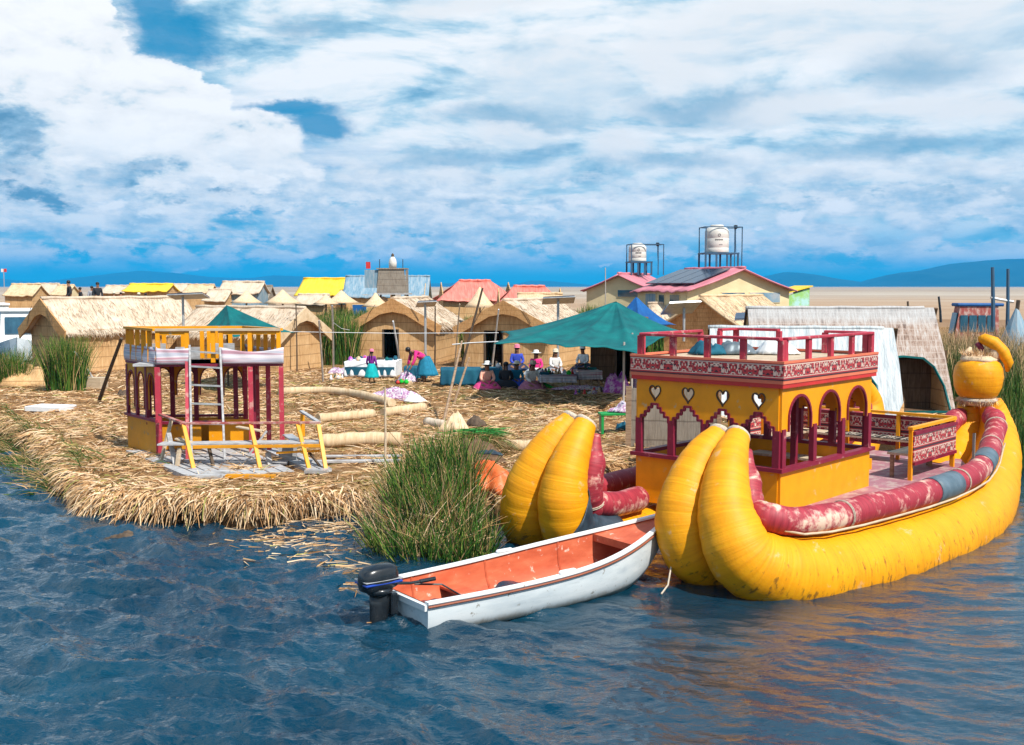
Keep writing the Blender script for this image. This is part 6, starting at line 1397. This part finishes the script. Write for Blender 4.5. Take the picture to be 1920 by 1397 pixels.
for i, (px_, Y_, tp_, lb) in enumerate(((20, 96, 'c_white', 'person in white far off on the yellow boat at the far left'), (45, 92, 'c_blue', 'person in blue far off right of the yellow boat'), (112, 84, 'c_cream', 'person in cream far off before the tan distant hut'), (215, 88, 'c_greyc', 'person in grey far off right of the onlookers'), (228, 90, 'c_red', 'person in red far off right of the onlookers'), (262, 76, 'c_mauve', 'person in mauve far off before the yellow topped roof'), (275, 77, 'c_pinkhat', 'person in pale pink far off before the yellow topped roof'), (395, 66, 'c_white', 'person in white far off beside the teal tent peak'))):
    person(lb, px_, 0, 'stand', 1.6, i * 40, tp_, 'c_navyc', 'bowl' if i % 2 else None, 'c_cream', Y=Y_, z=.6 if i not in (3, 4, 5, 6) else 1.9, bottom='trousers', braid=False)
small_boat('narrow orange boat moored far off left of the long hut', 88, 600, 70, 3.6, 'orangetarp', 'yellow', 20, True, 'cream'); small_boat('low dark boat with cream roof at the far left shore', 5, 600, 84, 4.2, 'wooddark', 'cream', -10, True, 'roof_tan')
small_boat('small green roofed boat far off above the long hut', 300, 600, 110, 4.0, 'boatwhite', 'greenp', 0, True, 'greenp')

# ---------------------------------------------------------------- reeds and straw
def normalize(a): return a / (np.linalg.norm(a, axis=1)[:, None] + 1e-9)
def reeds(name, label, cat, xy, zb, hgt, wid, lean, bendf, mat, kind=None, ctr=None):
    N = len(xy); base = np.concatenate([xy, zb[:, None]], 1); d = normalize(np.stack([RNG.normal(0, lean, N), RNG.normal(0, lean, N), np.ones(N)], 1))
    if ctr is not None: d = normalize(d + np.stack([(xy[:, 0] - ctr[0]) * ctr[2], (xy[:, 1] - ctr[1]) * ctr[2], np.zeros(N)], 1))
    b = np.stack([RNG.normal(0, bendf, N), RNG.normal(0, bendf, N), -np.abs(RNG.normal(0, bendf * .5, N))], 1) * hgt[:, None]
    V_, F_ = blades(base, d, hgt, wid, b, 3)
    o = raw_mesh(name, V_, F_, Mt[mat], loc=(float(xy[:, 0].mean()), float(xy[:, 1].mean()), float(zb.min()))); return tag(o, label, cat, kind=kind)
def disc(n, cx, cy, rx, ry, p=.5):
    a = RNG.uniform(0, 2 * math.pi, n); r = RNG.uniform(0, 1, n) ** p; return np.stack([cx + np.cos(a) * r * rx, cy + np.sin(a) * r * ry], 1)
n = 2600; xy = disc(n, -1.28, 17.4, .66, 1.15); hh = RNG.uniform(.35, 1.12, n) * (1.35 - .5 * np.hypot((xy[:, 0] + .95) / 1.1, (xy[:, 1] - 17.6) / 1.6)) * 1.05
reeds('reed_clump', 'tall green reed clump growing at the water behind the rowboat', 'reeds', xy, np.maximum(ground_h(xy[:, 0], xy[:, 1]) - .05, -.1), hh, RNG.uniform(.014, .030, n), .15, .16, 'reedblade', ctr=(-.9, 17.4, .14))
n = 2200; xy = disc(n, -1.2, 16.35, .95, .95)
reeds('reed_clump', 'shorter dense reed fringe right behind the outboard motor', 'reeds', xy, np.maximum(ground_h(xy[:, 0], xy[:, 1]) - .05, -.1), RNG.uniform(.35, .85, n), RNG.uniform(.012, .026, n), .2, .2, 'reedblade', ctr=(-1.1, 16.8, .16))
n = 1300; xy = disc(n, -1.3, 17.0, .9, 1.3)
reeds('dry_reeds', 'dry broken stalks tangled through the front reed clump', 'reeds', xy, np.maximum(ground_h(xy[:, 0], xy[:, 1]) - .05, 0), RNG.uniform(.4, 1.1, n), RNG.uniform(.009, .018, n), .5, .3, 'strawblade')
g_ = G(125, 733, .5); n = 1700; xy = disc(n, g_.x, g_.y, .62, .5)
reeds('reed_tuft', 'tall narrow reed tuft in front of the long hut', 'reeds', xy, np.full(n, .45), RNG.uniform(.5, 1.0, n) * 2.05, RNG.uniform(.014, .03, n), .10, .12, 'reedblade', ctr=(g_.x, g_.y, .10))
g_ = G(8, 722, .5); n = 1500; xy = disc(n, g_.x, g_.y, .8, .6)
reeds('reed_tuft', 'dark reed tuft cut off by the left edge of the picture', 'reeds', xy, np.full(n, .35), RNG.uniform(.6, 1.0, n) * 1.6, RNG.uniform(.015, .03, n), .14, .15, 'reedblade', ctr=(g_.x, g_.y, .25))
# big reed bed on the right
n = 26000; xs = RNG.uniform(10.6, 24, n); ys = RNG.uniform(23.5, 44, n); keep = ~((ys < 34.5) & (xs < 12.9) & (ys > 28.4)) & (ys > 22.8 + (xs - 10.6) * .1) & ((xs > 12.7) | (ys < 28.4)) & (xs < ys * .52 + 1.5)
keep &= ~((ys < 28.6) & (xs < 10.9 + (ys - 23.5) * .22)); xs, ys = xs[keep], ys[keep]; n = len(xs); tall = np.clip((ys - 22) / 11, .35, 1)
xy = np.stack([xs, ys], 1); zb = np.maximum(ground_h(xs, ys), -.1); hh = RNG.uniform(.75, 1.0, n) * (1.15 + 1.05 * tall)
m1 = (RNG.uniform(0, 1, n) < .62)
reeds('reed_bed', 'broad bed of green reeds behind the prow on the right', 'reeds', xy[m1], zb[m1], hh[m1] * .9, RNG.uniform(.016, .032, m1.sum()), .1, .12, 'bed', kind='stuff')
reeds('reed_bed_dry', 'dry reddish tops of the reed bed on the right', 'reeds', xy[~m1], zb[~m1], hh[~m1], RNG.uniform(.010, .022, (~m1).sum()), .1, .14, 'bed', kind='stuff')
n = 15000; xs = RNG.uniform(-12.5, 9, n); ys = RNG.uniform(54.5, 58.5, n); hgt = 2.1 + .9 * fbm(xs * .35, xs * 0, 3, 71) * 1.5 + .5 * np.exp(-((xs + 7.8) / 1.7) ** 2) + .9 * np.exp(-((xs - 4.0) / 1.6) ** 2)
xy = np.stack([xs, ys], 1); reeds('reed_belt', 'belt of tall green reeds behind the row of huts', 'reeds', xy, np.full(n, .4), hgt * RNG.uniform(.8, 1, n), RNG.uniform(.02, .05, n), .08, .08, 'reedblade', kind='stuff')
n = 5000; xs = RNG.uniform(-9.4, -7.0, n); ys = RNG.uniform(48.5, 52, n); xy = np.stack([xs, ys], 1)
reeds('reed_thicket', 'green reed thicket between the two huts behind the silvery pole', 'reeds', xy, np.full(n, .4), RNG.uniform(.75, 1, n) * 2.35, RNG.uniform(.02, .045, n), .08, .1, 'reedblade')
n = 900; xy = disc(n, P(895, 660, 50).x, 50, .7, .6); reeds('reed_tuft', 'green tuft between the doorway hut and the dark gable hut', 'reeds', xy, np.full(n, .4), RNG.uniform(.7, 1, n) * 1.7, RNG.uniform(.02, .04, n), .1, .1, 'reedblade')
# green grass hanging over the left shore
n = 5200; a = RNG.uniform(0, 1, n); e0 = np.array([-8.5, 20.9]); e1 = np.array([-15.5, 31.6]); xy = e0 + (e1 - e0) * a[:, None] + np.stack([RNG.normal(0, .3, n), RNG.normal(0, .3, n)], 1); N_ = n
base = np.concatenate([xy, (np.maximum(ground_h(xy[:, 0], xy[:, 1]), 0) + .0)[:, None]], 1); d = normalize(np.stack([RNG.normal(-.5, .4, n), RNG.normal(-.25, .4, n), RNG.uniform(.2, 1, n)], 1)); hh = RNG.uniform(.25, .6, n)
V_, F_ = blades(base, d, hh, RNG.uniform(.012, .026, n), np.stack([RNG.normal(-.1, .1, n), RNG.normal(-.05, .1, n), RNG.uniform(-.35, -.1, n)], 1), 3)
tag(raw_mesh('shore_grass', V_, F_, Mt['reedmix']), 'green reed grass drooping over the left shore of the island', 'grass', kind='stuff')
# straw fringe along the front shore
def along(pts, n):
    P_ = np.array(pts); sg = np.linalg.norm(np.diff(P_, axis=0), axis=1); cs_ = np.concatenate([[0], np.cumsum(sg)]); s_ = RNG.uniform(0, cs_[-1], n); i = np.clip(np.searchsorted(cs_, s_) - 1, 0, len(sg) - 1)
    f = ((s_ - cs_[i]) / sg[i])[:, None]; p = P_[i] * (1 - f) + P_[i + 1] * f; d = (P_[i + 1] - P_[i]) / sg[i][:, None]
    return p, np.stack([d[:, 1], -d[:, 0]], 1)
front = [(-15.4, 31.5), (-11.4, 26), (-8.7, 21.2), (-7.6, 19.2), (-7.3, 18.5), (-6.2, 17.95), (-4.3, 17.75), (-2.9, 18.3), (-2.2, 18.5)]
n = 9000; p, nn = along(front, n); cl = fbm(p[:, 0] * 2.5, p[:, 1] * 2.5, 3, 91)
inset = RNG.uniform(-.05, 1, n) ** 1.3 * .42; p = p - nn * (inset[:, None] + cl[:, None] * .25); zz = ground_h(p[:, 0] - nn[:, 0] * .3, p[:, 1] - nn[:, 1] * .3) + RNG.uniform(-.16, .04, n)
tw_ = RNG.normal(0, .45, n); dd = np.stack([nn[:, 0] * np.cos(tw_) - nn[:, 1] * np.sin(tw_), nn[:, 0] * np.sin(tw_) + nn[:, 1] * np.cos(tw_)], 1)
d = normalize(np.concatenate([dd, RNG.uniform(-.35, .35, n)[:, None]], 1)); L_ = RNG.uniform(.14, .46, n)
V_, F_ = blades(np.concatenate([p, np.maximum(zz, .05)[:, None]], 1), d, L_, RNG.uniform(.014, .032, n), np.stack([np.zeros(n), np.zeros(n), -L_ * RNG.uniform(.15, 1.1, n)], 1), 4)
tag(raw_mesh('straw_fringe', V_, F_, Mt['strawblade']), 'loose straw stalks hanging over the front edge of the island', 'straw', kind='stuff')
# stalks lying about on top
def scatter(n, x0, x1, y0, y1, ln, wd, name, label, mat, bias=1.0, zoff=.02):
    xs = RNG.uniform(x0, x1, n); ys = y0 + (y1 - y0) * RNG.uniform(0, 1, n) ** bias; h = ground_h(xs, ys); k = (h > .25) & (np.abs(xs) < ys * .50 + 1) & (fbm(xs * .8, ys * .8, 3, 77) + RNG.uniform(-.25, .25, len(xs)) > -.14); xs, ys, h = xs[k], ys[k], h[k]; m_ = len(xs)
    a_ = RNG.uniform(0, 2 * math.pi, m_); d = normalize(np.stack([np.cos(a_), np.sin(a_), RNG.normal(.10, .16, m_)], 1)); L2 = RNG.uniform(*ln, m_)
    V_, F_ = blades(np.stack([xs, ys, h + zoff], 1), d, L2, RNG.uniform(*wd, m_), np.stack([np.zeros(m_), np.zeros(m_), -L2 * .12], 1), 2)
    tag(raw_mesh(name, V_, F_, Mt[mat]), label, 'straw', kind='stuff')
scatter(70000, -13, 3, 17, 30, (.12, .45), (.010, .022), 'loose_straw', 'loose straw stalks strewn over the front of the island', 'strawblade', 1.5)
scatter(30000, -18, 12, 28, 46, (.2, .5), (.018, .035), 'loose_straw', 'loose straw stalks strewn over the yard before the huts', 'strawblade', 1.2)
scatter(7000, -12, 6, 18, 40, (.15, .4), (.012, .025), 'green_sprigs', 'green sprigs growing through the trampled straw', 'reedmix')
# cut reeds on the mound, floating debris
g_ = G(893, 850, .5); n = 700; base = np.stack([RNG.normal(g_.x + .1, .16, n), RNG.normal(g_.y, .16, n), np.full(n, .86) + RNG.normal(0, .04, n)], 1); d = normalize(np.stack([RNG.normal(-.1, .9, n), RNG.normal(-.2, .4, n), RNG.normal(.02, .12, n)], 1)); L_ = RNG.uniform(.3, .75, n)
V_, F_ = blades(base, d, L_, RNG.uniform(.010, .018, n), np.stack([np.zeros(n), np.zeros(n), -L_ * .45], 1), 3); tag(raw_mesh('cut_reeds', V_, F_, Mt['reedmix'], loc=tuple(base.mean(0))), 'pile of cut reeds fanned out over the damp mound', 'reeds')
n = 260; base = np.stack([RNG.normal(g_.x - .1, .2, n), RNG.normal(g_.y + .1, .08, n), np.full(n, .96) + RNG.normal(0, .02, n)], 1); d = normalize(np.stack([np.abs(RNG.normal(.8, .3, n)), RNG.normal(0, .2, n), RNG.normal(0, .06, n)], 1)); L_ = RNG.uniform(.3, .6, n)
V_, F_ = blades(base, d, L_, RNG.uniform(.012, .02, n), np.stack([np.zeros(n), np.zeros(n), -L_ * .1], 1), 2); tag(raw_mesh('fresh_reeds', V_, F_, Mt['freshreed'], loc=tuple(base.mean(0))), 'small bundle of bright green fresh cut reeds on the pile', 'reeds')
n = 600; ps = []
for (px_, py_, sx, sy, q) in ((560, 1000, 60, 14, .35), (620, 985, 50, 8, .2), (520, 1020, 45, 16, .2), (600, 1045, 60, 14, .12), (650, 1085, 20, 25, .08), (640, 1020, 35, 14, .05)):
    for i in range(int(n * q)): ps.append(G(px_ + RNG.normal() * sx, py_ + RNG.normal() * sy, .03))
base = np.array([tuple(p) for p in ps]); n = len(base); base[:, 2] = np.maximum(wave_z(base[:, 0], base[:, 1]), ground_h(base[:, 0], base[:, 1])) + .02; a_ = RNG.normal(.15, .8, n); d = normalize(np.stack([np.cos(a_), np.sin(a_), np.zeros(n)], 1)); L_ = RNG.uniform(.08, .36, n)
V_, F_ = blades(base, d, L_, RNG.uniform(.012, .024, n), np.zeros((n, 3)), 2); tag(raw_mesh('floating_reeds', V_, F_, Mt['strawblade']), 'broken reeds floating on the water at the front edge', 'reeds', kind='stuff')
